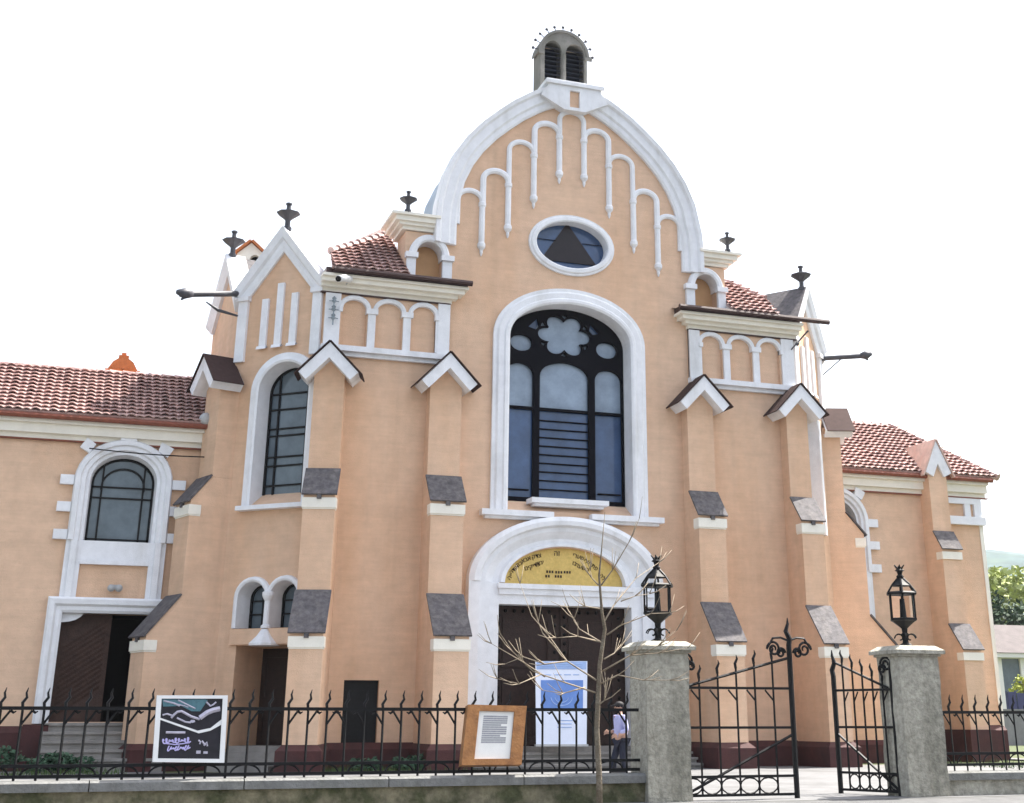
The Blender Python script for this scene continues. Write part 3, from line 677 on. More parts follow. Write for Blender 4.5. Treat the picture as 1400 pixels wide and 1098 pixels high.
# buttresses
def buttress(ox, oy, deg, wd, z1, z2, par, proj=(.45, 1.0, 1.85), gab=(10.2, 11.05), gw=.82, full=True, skip_gablet=False):
    fr = Fr(ox, oy, deg); h = wd/2; a, b, c = proj
    m = MB()
    if full and not skip_gablet:
        m.plate(fr, [(-h, z1), (-h, gab[0]+.12), (0, gab[1]-.45), (h, gab[0]+.12), (h, z1)], [], -.4, a)
    else: m.box(fr, -h, h, z1, gab[0]+.2, -.4, a)
    dz1, dz2 = (b-a)*1.25, (c-b)*1.2
    P = [(-.4, -.2), (-.4, z1-.004), (a-.002, z1-.004), (b, z1-dz1), (b, z2), (c, z2-dz2), (c, -.2)]
    V = [fr.w(s*h, z, d) for s in (-1, 1) for d, z in P]; n = len(P)
    m.add(V, [tuple(range(n)), tuple(reversed(range(n, 2*n)))]+[(i, n+i, n+(i+1) % n, (i+1) % n) for i in range(n)])
    bo = m.build('buttress', M['stucco'], par)
    for d0, d1, zt, dz in ((a, b, z1, dz1), (b, c, z2, dz2)):
        q = MB(); e = h+.05; t = .05; k = dz/(d1-d0); o = .07
        Q = [fr.w(-e, zt+.03, d0), fr.w(e, zt+.03, d0), fr.w(e, zt+.03-dz-k*o, d1+o), fr.w(-e, zt+.03-dz-k*o, d1+o)]
        q.slab(Q, -t); q.box(fr, -.06, .06, zt-dz-.16, zt-dz-.02, d1+.01, d1+.09)
        q.build('cap', M['slate'], bo)
        q = MB(); q.box(fr, -h-.03, h+.03, zt-dz-.38, zt-dz-.12, d1-.3, d1+.05); q.box(fr, -h-.01, h+.01, zt-dz-.42, zt-dz-.38, d1-.3, d1+.02); q.build('band', M['cream'], bo)
    q = MB(); q.plate(Fr(ox, oy, deg), rect(-h-.14, h+.14, -.1, .52), [], -.3, c+.16)
    q.add([fr.w(-h-.14, .52, c+.16), fr.w(h+.14, .52, c+.16), fr.w(h, .66, c+.003), fr.w(-h, .66, c+.003), fr.w(-h-.14, .52, -.1), fr.w(-h, .66, -.1), fr.w(h+.14, .52, -.1), fr.w(h, .66, -.1)], [(0, 1, 2, 3), (0, 3, 5, 4), (1, 6, 7, 2)])
    q.build('plinth', M['plinth'], bo, flip=False)
    if not skip_gablet:
        g0, g1 = gab; f0 = a+.38
        q = MB(); q.molding(fr, [(-gw, g0), (0, g1), (gw, g0)], [(-.3, -.1), (-.3, f0), (0, f0), (0, -.1)])
        q.build('gablet', M['white'], bo)
        q = MB()
        for s in (-1, 1):
            k = (g1-g0)/gw; e = .1
            q.slab([fr.w(s*(gw+e), g0-k*e+.035, -.05), fr.w(0, g1+.035, -.05), fr.w(0, g1+.035, f0+.05), fr.w(s*(gw+e), g0-k*e+.035, f0+.05)], .03*s*(1))
        q.build('gablet_roof', M['slate_brown'], bo)
    return bo
b1 = F0.px(444, 600)[0]
BZ1, BZ2 = 7.55, 4.32
buttress(6.42, -.02, -16, .84, BZ1, BZ2, S)
buttress(F0.px(606, 655, .45)[0], 0, 0, .93, BZ1, BZ2, S)
buttress(F0.px(961, 675, .45)[0], 0, 0, .86, BZ1, BZ2, S)
buttress(F0.px(1096, 683, .45)[0], 0, 0, .74, BZ1, BZ2, S)
lb = pL+Vector((-.10, .25, 0)); rb = pR+Vector((.10, .25, 0))
buttress(lb.x, lb.y, -72, .95, BZ1, BZ2, S)
buttress(rb.x, rb.y, 72, .95, BZ1, BZ2, S)
# plinth of the front
q = MB()
def plinth_run(fr, u0, u1, v=.52):
    q.box(fr, u0, u1, -.1, v, -.1, .18); q.add([fr.w(u0, v, .18), fr.w(u1, v, .18), fr.w(u1, v+.16, .002), fr.w(u0, v+.16, .002)], [(0, 1, 2, 3)])
for fr_, u0, u1 in ((F0, 6.2, 10.5), (F0, 16.5, 2*A-6.2), (FL, -CW, -2.05), (FRt, 0, CW)):
    q = MB(); plinth_run(fr_, u0, u1); q.build('plinth', M['plinth'], S, flip=False)

# ------------------------------------------------------------------ side wings
WY = 2.7
FWn = Fr(0, WY, 0)
XR = FWn.px(1351, 800)[0]
WT = FWn.px(100, 600)[1]
lw = dict(o0=FWn.px(91, 730)[0], o1=FWn.px(227, 730)[0], i0=FWn.px(114, 730)[0], i1=FWn.px(207, 730)[0])
wt_o, wt_i = FWn.px(165, 606)[1], FWn.px(165, 622)[1]
wv0 = FWn.px(160, 741)[1]; wv1 = FWn.px(160, 770)[1]; dt = FWn.px(140, 824)[1]; dti = FWn.px(140, 839)[1]
dl0, dl1 = FWn.px(47, 940)[0], FWn.px(72, 940)[0]
dcx = (lw['o0']+lw['o1'])/2; dr1 = FWn.px(215, 940)[0]
XL0 = -7.5
for sg in (-1, 1):
    X = (lambda u: u) if sg < 0 else (lambda u: 2*A-u)
    def srt(a, b): a, b = X(a), X(b); return (min(a, b), max(a, b))
    wsh = 0 if sg < 0 else -2.1
    i0, i1 = srt(lw['i0']-wsh, lw['i1']-wsh); o0, o1 = srt(lw['o0'], lw['o1'])
    vs = wt_i-.75
    hole = arch(i0, i1, wv0, vs, wt_i, 18)
    hs = [grow(hole, .04)]
    if sg < 0: hs.append(rect(dl1, dr1, 1.18, dti))
    w = MB(); x0, x1 = (XL0, pL.x+.3) if sg < 0 else (pR.x-.3, XR)
    w.plate(FWn, rect(x0, x1, -.2, WT+.2), hs, -.45, 0)
    if sg > 0: w.plate(Fr(XR, WY, 90), rect(.45, 9, -.2, WT+.2), [], -.4, 0)
    else: w.plate(Fr(XL0, WY, -90), rect(-9, -.45, -.2, WT+.2), [], -.4, 0)
    w.build('wing_wall', M['stucco'], S)
    # window with surround
    ino = arch(i0+.05, i1-.05, wv0, vs, wt_i-.06, 18)
    aw = arched_window('wing_window', FWn, hole, ino, .32, [(0, -.1), (0, .06), (.08, .06), (.12, .14), (.22, .14), (.26, .2), (.38, .2), (.42, .1), (.42, 0)], S, M['glass'], (.17, .83), (vs-.12, vs-.42, vs-1.55, vs-1.85))
    ar = MB(); ar.molding(FWn, arch(i0+.32, i1-.32, vs-.2, vs-.1, wt_i-.35, 14), [(-.025, -.32), (-.025, -.26), (.025, -.26), (.025, -.32)]); ar.build('glazing_bar', M['iron'], aw)
    q = MB()
    for (a, b) in ((i0-.42, i0), (i1, i1+.42)):
        q.box(FWn, a, b, dt-.02, wv0, 0, .1); q.box(FWn, a+.13, b-.13, dt-.02, wv0, .1, .18)
    q.box(FWn, i0, i1, wv1, wv0, -.3, .08); q.box(FWn, i0, i1, wv1-.06, wv1+.05, 0, .14)
    q.build('leg_trim', M['white'], aw)
    for y in (656, 693, 731):
        v = FWn.px(90, y)[1]
        for a, b in ((i0-.78, i0-.42), (i1+.42, i1+.78)): q = MB(); q.box(FWn, a, b, v-.13, v+.13, 0, .14); q.build('quoin', M['white'], aw)
    cc = (i0+i1)/2; q = MB(); q.box(FWn, cc-.22, cc+.22, wt_i+.38, wt_i+.62, 0, .2); q.build('keystone', M['white'], aw)
    for s in (-1, 1):
        u = cc+s*1.05; v = wt_i+.18
        q = MB(); q.plate(FWn, [(u-.22, v-.05), (u-.05*s-.1, v+.22), (u+.2, v+.05), (u+.05, v-.2)], [], 0, .16); q.build('quoin', M['white'], aw)
    # cornice and roof
    c = MB()
    for v0, v1, d in ((WT-.06, WT+.08, .1), (WT+.08, WT+.34, .24), (WT+.34, WT+.46, .36)): c.box(FWn, x0-(.0), x1+(.2 if sg > 0 else 0), v0, v1, -.3, d)
    c.build('wing_cornice', M['cream'], S)
    c = MB(); c.tube([FWn.w(x0, WT+.5, .46), FWn.w(x1+(.3 if sg > 0 else -.2), WT+.5, .46)], .08, 8); c.box(FWn, x0, x1+(.3 if sg > 0 else 0), WT-.1, WT-.062, 0, .12)
    c.build('wing_gutter', M['red_gutter'], S)
    ev = ev_(34); O = Vector((0, WY-.45, WT+.58))
    rv = slope_uv(O, EX, ev, 0, 499)[1] if sg < 0 else slope_uv(O, EX, ev, 1180, 583)[1]
    if sg < 0: P = [(XL0-.3, 0), (XL0-.3, rv), (e1.x+.5, rv), (e1.x+.5, 3), (pL.x+.0, 1.5), (pL.x+.0, 0)]
    else:
        pk = slope_uv(O, EX, ev, 1215, 583); pe = slope_uv(O, EX, ev, 1372, 660)
        P = [(pR.x-.2, 0), (pR.x-.2, pk[1]), (pk[0], pk[1]), (pe[0], 0)]
    m = MB(); tiles(m, O, EX, ev, P, .27, .23); m.slab([O+EX*u+ev*v-Vector((0, 0, .03)) for u, v in P], -.08)
    # ridge tiles and far slope
    rA, rB = O+EX*P[1][0]+ev*P[1][1], O+EX*P[2][0]+ev*P[2][1]
    n = max(2, int((rB-rA).length/.38))
    for k in range(n):
        p0 = rA.lerp(rB, k/n); p1 = rA.lerp(rB, (k+1)/n); m.tube([p0, p1+(p1-p0)*.1], [.13, .1], 8)
    if sg > 0:
        hA, hB = rB, O+EX*P[3][0]+ev*P[3][1]; n = int((hB-hA).length/.38)
        for k in range(n): p0 = hB.lerp(hA, k/n); p1 = hB.lerp(hA, (k+1)/n); m.tube([p0+Vector((0, 0, .05)), p1+Vector((0, 0, .05))], [.14, .1], 8)
        yb = rB.y+(rB.y-O.y); m.add([hA, hB, Vector((hB.x, yb+2, hB.z)), Vector((hA.x, yb-1, hA.z))], [(0, 1, 2, 3)])
    yb = rA.y*2-O.y
    m.add([rA, rB, Vector((rB.x, yb, O.z)), Vector((rA.x, yb, O.z))], [(0, 1, 2, 3)])
    wr = m.build('wing_roof', M['tile'], S, flip=False)
    if sg < 0:
        cpx = on_plane(167, 510, O+ev*rv+Vector((0, .9, 0)), Vector((0, 1, 0)))
        c = MB(); c.plate(Fr(cpx.x, cpx.y, 0), [(-.44, cpx.z-1.0), (-.44, cpx.z+.12), (-.3, cpx.z+.36), (-.1, cpx.z+.5), (.1, cpx.z+.5), (.3, cpx.z+.36), (.44, cpx.z+.12), (.44, cpx.z-1.0)], [ell(0, cpx.z+.05, .1, .09, 10)], -.6, 0)
        c.box(Fr(cpx.x, cpx.y, 0), -.15, .15, cpx.z+.5, cpx.z+.58, -.5, -.05); c.box(Fr(cpx.x, cpx.y, 0), -.07, .07, cpx.z+.58, cpx.z+.68, -.4, -.15)
        c.box(Fr(cpx.x, cpx.y, 0), -.52, .52, cpx.z+.02, cpx.z+.1, -.65, .05)
        c.build('chimney', M['brick'], wr)
    # plinth
    q = MB(); 
    segs = [(x0, dl0-.1)] if sg < 0 else [(x0, x1+.0)]
    for a, b in segs: plinth_run(FWn, a, b, .92)
    if sg < 0: q.build('plinth', M['plinth'], S, flip=False); q = MB(); q.box(FWn, dl0-.16, dl1+.02, -.1, 1.12, -.2, .36)
    q.build('plinth', M['plinth'], S, flip=False)
# left wing door
q = MB()
q.molding(FWn, [(dl1, 1.14), (dl1, dti), (dr1+.6, dti)], [(0, -.3), (0, .1), (.07, .15), (.16, .15), (.22, .24), (.34, .26), (.4, .2), (.4, 0)])
q.add([FWn.w(dl1, dti, -.05), FWn.w(dl1+.55, dti, -.05), FWn.w(dl1+.48, dti-.09, -.05), FWn.w(dl1+.36, dti-.17, -.05), FWn.w(dl1+.2, dti-.22, -.05), FWn.w(dl1, dti-.24, -.05)], [(0, 1, 2, 3, 4, 5)])
q.build('door_surround', M['white'], S)
mid = FWn.px(147, 900, -.35)[0]
q = MB(); q.box(FWn, dl1-.05, mid, 1.18, dti+.05, -.42, -.36)
for k in range(26):      # herringbone boards
    v = 1.0+k*.14; a = max(1.2, v); 
    q.add([FWn.w(dl1+.1, v, -.355), FWn.w(mid-.12, v+.75, -.355), FWn.w(mid-.12, v+.82, -.335), FWn.w(dl1+.1, v+.07, -.335)], [(0, 1, 2, 3)]) if v+.82 < dti and v > 1.2 else None
q.box(FWn, dl1-.02, dl1+.1, 1.18, dti, -.36, -.33); q.box(FWn, mid-.12, mid, 1.18, dti, -.36, -.33)
q.build('side_door', M['door_l'], S)
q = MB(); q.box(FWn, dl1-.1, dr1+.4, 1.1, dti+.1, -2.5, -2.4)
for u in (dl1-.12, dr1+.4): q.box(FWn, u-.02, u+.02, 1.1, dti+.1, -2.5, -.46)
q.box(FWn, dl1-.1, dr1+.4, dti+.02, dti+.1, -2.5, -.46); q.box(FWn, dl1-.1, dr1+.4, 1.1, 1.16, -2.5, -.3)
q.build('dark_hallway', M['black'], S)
q = MB()
for k in range(5): q.box(FWn, dl1-.1, dr1+.2, -.05, 1.09-.21*k, -.35 if k == 0 else .3+.32*(k-1), .3+.32*k); q.box(FWn, dl1-.13, dr1+.23, 1.09-.21*k, 1.16-.21*k, -.35 if k == 0 else .25+.32*(k-1), .36+.32*k)
q.build('wing_steps', M['step'], S)
# right wing: buttress, gablet, frieze panel
bx = FWn.px(1283, 700, .45)[0]
def wing_buttress():
    fr = Fr(bx, WY, 0); h = .36
    m = MB()
    z1 = FWn.px(1281, 729, .45)[1]; z2 = FWn.px(1297, 855, .9)[1]
    m.box(fr, -h, h, z1, WT-.35, -.2, .58)
    zb0 = FWn.px(1303, 648, .6)[1]; m.plate(fr, [(-h, WT-.35), (-h, zb0-.1), (0, zb0+.5), (h, zb0-.1), (h, WT-.35)], [], -.2, .58)
    P = [(-.2, -.2), (-.2, z1-.004), (.576, z1-.004), (.95, z1-.55), (.95, z2), (1.55, z2-.75), (1.55, -.2)]
    V = [fr.w(s*h, z, d) for s in (-1, 1) for d, z in P]; n = len(P)
    m.add(V, [tuple(range(n)), tuple(reversed(range(n, 2*n)))]+[(i, n+i, n+(i+1) % n, (i+1) % n) for i in range(n)])
    bo = m.build('buttress', M['stucco'], S)
    for d0, d1, zt, dz in ((.58, .95, z1, .55), (.95, 1.55, z2, .75)):
        q = MB(); e = h+.05; q.slab([fr.w(-e, zt+.03, d0), fr.w(e, zt+.03, d0), fr.w(e, zt-dz-.05, d1+.07), fr.w(-e, zt-dz-.05, d1+.07)], -.05); q.build('cap', M['slate'], bo)
        q = MB(); q.box(fr, -h-.03, h+.03, zt-dz-.36, zt-dz-.12, d1-.3, d1+.05); q.build('band', M['cream'], bo)
    q = MB(); q.box(fr, -h-.12, h+.12, -.1, .95, -.2, 1.68); q.build('plinth', M['plinth'], bo)
    zp = FWn.px(1278, 603, .6)[1]; zb = FWn.px(1303, 648, .6)[1]
    q = MB(); q.molding(fr, [(-.52, zb), (0, zp), (.52, zb)], [(-.34, -.1), (-.34, .68), (0, .68), (0, -.1)])
    q.build('gablet', M['white'], bo)
    q = MB(); k = (zp-zb)/.52
    for s in (-1, 1): q.slab([fr.w(s*.6, zb-k*.08+.03, -2.2), fr.w(0, zp+.03, -2.2), fr.w(0, zp+.03, .72), fr.w(s*.6, zb-k*.08+.03, .72)], .05*s)
    q.build('gablet_roof', M['tile_new'], bo)
wing_buttress()
q = MB(); u0 = FWn.px(1294, 712)[0]; v0 = FWn.px(1320, 718)[1]; v1 = FWn.px(1320, 707)[1]
q.box(FWn, u0, XR+.08, v0, v1, -.02, .16); um = FWn.px(1320, 690)[0]; q.box(FWn, um-.12, um+.12, v1, WT-.06, 0, .09); q.box(FWn, XR-.3, XR, v1, WT-.06, 0, .09); q.box(FWn, u0, XR, WT-.3, WT-.06, 0, .1)
q.build('frieze', M['white'], S)
q = MB(); q.box(FWn, XR-.12, XR+.03, .95, v0, -.1, .03); q.build('corner_strip', M['cream'], S)

# chimney house behind the left corner gable, flashings, spouts, downpipe
p = at(343, 345, 4.6); fr = Fr(p.x, p.y, -12)
q = MB(); q.plate(fr, [(-.42, p.z-1.2), (-.42, p.z-.05), (0, p.z+.32), (.42, p.z-.05), (.42, p.z-1.2)], [arch(-.02, .3, p.z-.42, p.z-.25, p.z-.08, 8)], -.8, 0); ch = q.build('chimney', M['cream'], S)
q = MB()
for s in (-1, 1): q.slab([fr.w(s*.55, p.z-.14, -.9), fr.w(0, p.z+.36, -.9), fr.w(0, p.z+.36, .12), fr.w(s*.55, p.z-.14, .12)], .07*s)
q.build('chimney_roof', M['brick'], ch)
q = MB(); q.box(fr, -.3, .32, p.z-.6, p.z, -.4, -.2); q.build('flue', M['black'], ch)
def spout(p0, p1, r, stay=None, fork=True):
    q = MB(); p0, p1 = Vector(p0), Vector(p1); d = (p1-p0)
    q.tube([p0, p0+d*.5, p0+d*.8, p1], [r, r*1.05, r*1.1, r*1.15], 8)
    if fork: q.tube([p0+d*.82, p0+d*.93+Vector((0, 0, .02)), p1+d*.06+Vector((0, 0, .06))], [r*1.2, r*1.9, r*.8], 8); q.tube([p0+d*.85, p1-d*.02-Vector((0, 0, .16))], [r*.8, r*.4], 6)
    if stay: q.tube(stay, [.02, .05, .03] if len(stay) == 3 else .022, 6)
    return q.build('water_spout', M['dark_metal'], S, smooth=True)
s0 = FL.w(-CW, 12.98, .1); s1 = at(247, 402, s0.y-1.2)
spout(s0, s1, .085, [at(282, 413, s0.y-.8), at(298, 424, s0.y-.4), FL.w(-CW, 12.3, .05)])
s0 = FRt.w(CW, 12.75, .1); s1 = at(1188, 486, s0.y-.6)
spout(s0, s1, .08, [s0.lerp(s1, .45), FRt.w(CW, 12.15, .05)])
q = MB(); q.tube([at(1105, 452, -.6), at(1080, 480, -.12)], [.03, .02], 6); q.sphere(at(1090, 470, -.35), .07, 7, 5); q.build('gutter_stay', M['dark_metal'], S)
q = MB(); pd = FWn.px(278, 620)[0]; q.tube([FWn.w(pd, WT+.4, .3), FWn.w(pd, WT+.1, .12), FWn.w(pd, WT-1.6, .1)], .06, 8); q.sphere(FWn.w(pd-.05, WT+.72, .4), .2, 10, 7); q.build('downpipe', M['plastic_grey'], S, smooth=True)

# ------------------------------------------------------------------ small things fixed to the building
c0 = at(471, 380, -.75); cam_t = thing('security_camera', c0, 'white cylindrical security camera under the end of the left cornice', 'camera')
q = MB(); q.tube([c0+Vector((.2, .25, .06)), c0, c0+Vector((-.22, -.3, -.14))], .1, 10); q.build('camera_body', M['plastic'], cam_t, smooth=True)
q = MB(); q.tube([c0+Vector((-.22, -.3, -.14)), c0+Vector((-.235, -.32, -.15))], .085, 10); q.build('lens', M['black'], cam_t)
q = MB(); q.tube([c0+Vector((.15, .2, .05)), c0+Vector((.15, .7, -.1))], .03, 6); q.build('bracket', M['plastic_grey'], cam_t)
c0 = at(157, 803, WY-.02); lt = thing('wall_lamp', c0, 'small grey twin floodlight on the wall above the left side door', 'lamp')
for s in (-1, 1): q = MB(); q.tube([c0+Vector((s*.09, -.05, 0)), c0+Vector((s*.1, -.22, -.04))], [.07, .1], 10); q.build('lamp_head', M['plastic_grey'], lt, smooth=True)
q = MB(); q.box(Fr(c0.x, c0.y, 0), -.12, .12, c0.z-.06, c0.z+.06, 0, .06); q.build('back_plate', M['plastic_grey'], lt)
q = MB(); a, b = at(122, 613, WY-.3), at(281, 625, WY-.5); q.tube([a+(b-a)*(i/10)+Vector((0, 0, -.04*math.sin(math.pi*i/10))) for i in range(11)], .018, 5)
tag(q.build('power_cable', M['iron'], org=a), 'thin black cable strung across the top of the left wing window', 'cable')
q = MB(); a = F0.w(6.32, 12.45, .16)
for k in range(3): q.lathe(a+Vector((0, -.12, -.25*k)), [(.05, -.08), (.07, -.03), (.04, 0), (.07, .04), (.03, .08)], 8); q.tube([a+Vector((-.14, -.12, -.25*k-.05)), a+Vector((.14, -.12, -.25*k-.05))], .015, 5)
q.tube([a+Vector((0, -.12, .1)), a+Vector((0, -.12, -.75))], .02, 5)
q.tube([a+Vector((0, -.12, -.2)), a+Vector((0, .0, -.2))], .02, 5)
tag(q.build('insulator_bracket', M['zinc'], org=a), 'small grey insulator bracket on the white pilaster beside the left gable', 'bracket')

# ------------------------------------------------------------------ street fence
ZC = at(300, 1065, FW-.2).z                           # top of the base wall
XP1 = at(876, 1000, FW)[0]
def base_wall(x0, x1, label, zc, m):
    t = thing('fence_base_wall', ((x0+x1)/2, FW, 0), label, 'wall', None)
    q = MB(); f = Fr(0, FW, 0)
    n = max(4, int((x1-x0)/.5)); P = []
    q.box(f, x0, x1, -.3, zc-.14, -.22, .2); q.build('masonry', m, t)
    q = MB(); k = max(1, round((x1-x0)/2.2))
    for i in range(k):
        a, b = x0+(x1-x0)*i/k, x0+(x1-x0)*(i+1)/k
        V = [f.w(u, v, d) for u in (a+.008, b-.008) for d, v in ((-.27, zc-.14), (-.27, zc-.02), (-.22, zc), (.22, zc), (.27, zc-.03), (.27, zc-.14))]
        q.add(V, [tuple(range(6)), tuple(reversed(range(6, 12)))]+[(j, 6+j, 6+(j+1) % 6, (j+1) % 6) for j in range(6)])
    q.build('coping', M['cap'], t); return t
base_wall(-12, at(884, 1065, FW-.1).x, 'mossy low stone wall with grey coping left of the gate', ZC, M['moss'])
def picket_mesh(h0, h1, hooks=True, side=1, rz=0):
    q = MB()
    z = lambda y: y
    q.tube([(0, 0, h0), (0, 0, h1-.3)], .021, 4)
    q.tube([(0, 0, h1-.3), (.012, 0, h1-.22), (.045, 0, h1-.15), (.03, 0, h1-.08), (.05, 0, h1)], [.03, .034, .03, .024, .006], 5)
    return q
def fence(x0, x1, sp, label, zt, zl0, zl1, ztip, f):
    t = thing('iron_fence', f.w((x0+x1)/2, zl1-.3), label, 'fence', 'iron fences on the low walls')
    for v, r in ((zt, .024), (zl0, .022), (zl1, .022)):
        q = MB(); q.box(f, x0, x1, v-r, v+r, -r, r); q.build('rail', M['iron'], t)
    n = int((x1-x0)/sp)
    for i in range(n+1):
        u = x0+sp*.5+i*sp
        if u > x1: break
        q = MB(); o = f.w(u, 0)
        q.tube([f.w(u, zl1-.12), f.w(u, ztip-.3)], .018, 4)
        q.tube([f.w(u, ztip-.3), f.w(u-.012, ztip-.2), f.w(u+.035, ztip-.13), f.w(u+.022, ztip-.07), f.w(u+.04, ztip)], [.021, .024, .021, .016, .005], 5)
        s = -1 if u > 4.2 else 1
        q.tube([f.w(u, zt-.22, .0), f.w(u+s*sp*.45, zt-.03, .0)], .016, 4)
        q.tube([f.w(u+s*sp*.45, zt-.03), f.w(u+s*sp*.6, zt-.06), f.w(u+s*sp*.72, zt-.04)], [.02, .018, .008], 5)
        q.build('picket', M['iron'], t)
        if i % 2 == 0:
            q = MB(); rr = sp*.75; hh = zl0-zl1
            q.tube([f.w(u+rr*math.cos(math.pi*k/12), zl1+hh*.95*math.sin(math.pi*k/12)) for k in range(13)], .013, 4); q.build('fan_scroll', M['iron'], t)
    return t
f = Fr(0, FW, 0)
zt, zl0, zl1, ztip = at(300, 969, FW).z, at(300, 1045, FW).z, at(300, 1061, FW).z+.02, at(300, 942, FW).z
sp = (at(306, 970, FW).x-at(0, 970, FW).x)/10.7
fence(at(-75, 970, FW).x, XP1, sp, 'black iron fence with flame tipped pickets left of the gate', zt, zl0, zl1, ztip, f)

# gate piers and lanterns
def pier(xc, side, front, label, ztop):
    t = thing('gate_pier', (xc, FW, 0), label, 'pier', 'stone piers of the gate')
    q = MB(); f = Fr(xc, FW, 0); h = front/2
    def rough(q, u0, u1, v0, v1, d0, d1, n=9):
        for k in range(n):
            a, b = v0+(v1-v0)*k/n, v0+(v1-v0)*(k+1)/n
            q.box(f, u0, u1, a, b, d0, d1)
    bm = bmesh.new(); bmesh.ops.create_cube(bm, size=1)
    bmesh.ops.subdivide_edges(bm, edges=bm.edges[:], cuts=10, use_grid_fill=True)
    for v in bm.verts:
        jx = 1+.02*math.sin(v.co.z*17+v.co.y*9)+random.uniform(-.012, .012)
        v.co = Vector((xc+v.co.x*front*jx, FW+v.co.y*side*jx, -.2+(v.co.z+.5)*(ztop+.08)))
    q.add([v.co for v in bm.verts], [tuple(v.index for v in f_.verts) for f_ in bm.faces]); bm.free()
    q.build('shaft', M['concrete'], t)
    q = MB(); q.box(f, -h-.1, h+.1, ztop-.10, ztop-.04, -side/2-.1, side/2+.1); q.box(f, -h-.04, h+.04, ztop-.14, ztop-.10, -side/2-.04, side/2+.04)
    V = [f.w(u, v, d) for v, e in ((ztop-.04, .1), (ztop+.04, -.02)) for u, d in ((-h-e, -side/2-e), (h+e, -side/2-e), (h+e, side/2+e), (-h-e, side/2+e))]
    q.add(V, [(0, 1, 5, 4), (1, 2, 6, 5), (2, 3, 7, 6), (3, 0, 4, 7), (4, 5, 6, 7)])
    q.build('cap', M['concrete'], t); return t
PW = .70
FWp = FW-.05
xl = at(889, 1000, FW-PW/2).x+PW/2-.02; xr = at(1242, 1000, FW-PW/2).x+PW/2-.02
zp1 = at(915, 880, FW-PW/2).z; zp2 = at(1265, 886, FW-PW/2).z
pier(xl, PW, at(948, 1000, FW-PW/2).x-at(889, 1000, FW-PW/2).x, 'weathered concrete gate pier beside the young tree, left of the gateway', zp1)
pier(xr, PW, at(1296, 1000, FW-PW/2).x-at(1242, 1000, FW-PW/2).x, 'weathered concrete gate pier right of the gateway, next to the right fence', zp2)
def lantern(loc, label):
    t = thing('lantern', loc, label, 'lantern', 'iron lanterns on the gate piers')
    loc = Vector(loc); n = 6; r = .235
    q = MB(); q.lathe(loc, [(.13, 0), (.13, .04), (.06, .08), (.05, .2), (.09, .24), (.05, .28), (.06, .36), (.1, .4), (.22, .5), (.26, .52), (.26, .56), (.2, .57)], 6)
    q.build('base', M['iron'], t)
    for k in range(6):
        a = 2*math.pi*k/6; cx, cy = math.cos(a), math.sin(a)
        q = MB(); P = []
        for i in range(15):
            g = i/14*4.6; rr = .105*(1-i/20); P.append(loc+Vector((cx*(.17+rr*math.cos(g)-.06), cy*(.17+rr*math.cos(g)-.06), .17+rr*math.sin(g))))
        q.tube(P, .012, 4); q.build('scroll', M['iron'], t)
    for k in range(6):
        a = 2*math.pi*k/6; b = a+math.pi/3; p0 = Vector((r*math.cos(a), r*math.sin(a), 0)); p1 = Vector((r*math.cos(b), r*math.sin(b), 0))
        q = MB(); q.tube([loc+p0+Vector((0, 0, .55)), loc+p0+Vector((0, 0, 1.05))], .018, 5); q.build('post', M['iron'], t)
        q = MB(); q.add([loc+p0+Vector((0, 0, .57)), loc+p1+Vector((0, 0, .57)), loc+p1+Vector((0, 0, 1.03)), loc+p0+Vector((0, 0, 1.03))], [(0, 1, 2, 3)]); q.build('glass_pane', M['lamp_glass'], t)
    q = MB(); q.lathe(loc, [(.29, 1.03), (.30, 1.06), (.27, 1.09), (.25, 1.09)], 6)
    for k in range(6):
        a = 2*math.pi*k/6; q.tube([loc+Vector((.28*math.cos(a), .28*math.sin(a), 1.07)), loc+Vector((.17*math.cos(a), .17*math.sin(a), 1.24)), loc+Vector((.06*math.cos(a), .06*math.sin(a), 1.36))], .018, 5)
    q.lathe(loc, [(.14, 1.2), (.2, 1.21), (.14, 1.27), (.06, 1.36)], 6)
    q.build('roof', M['iron'], t)
    q = MB(); q.lathe(loc, [(.05, 1.34), (.07, 1.4), (.04, 1.44), (.055, 1.5), (.09, 1.52), (.045, 1.56), (.03, 1.6)], 8)
    for k in range(6):
        a = 2*math.pi*k/6; q.tube([loc+Vector((.03*math.cos(a), .03*math.sin(a), 1.55)), loc+Vector((.10*math.cos(a), .10*math.sin(a), 1.63))], [.025, .008], 4)
    q.build('finial', M['iron'], t)
    q = MB(); q.tube([loc+Vector((0, 0, .5)), loc+Vector((0, 0, .95))], [.07, .05], 8); q.build('lamp_holder', M['iron'], t)
    return t
hL = (at(905, 757, FW).z-at(905, 876, FW).z)/1.63
for (x, z, lab) in ((xl, zp1, 'black six sided iron lantern on the pier in front of the church door'.replace('church ', '')), (xr, zp2, 'black six sided iron lantern on the pier in front of the right wing')):
    t = lantern((x, FW, z+.03), lab); t.scale = (1, 1, hL)

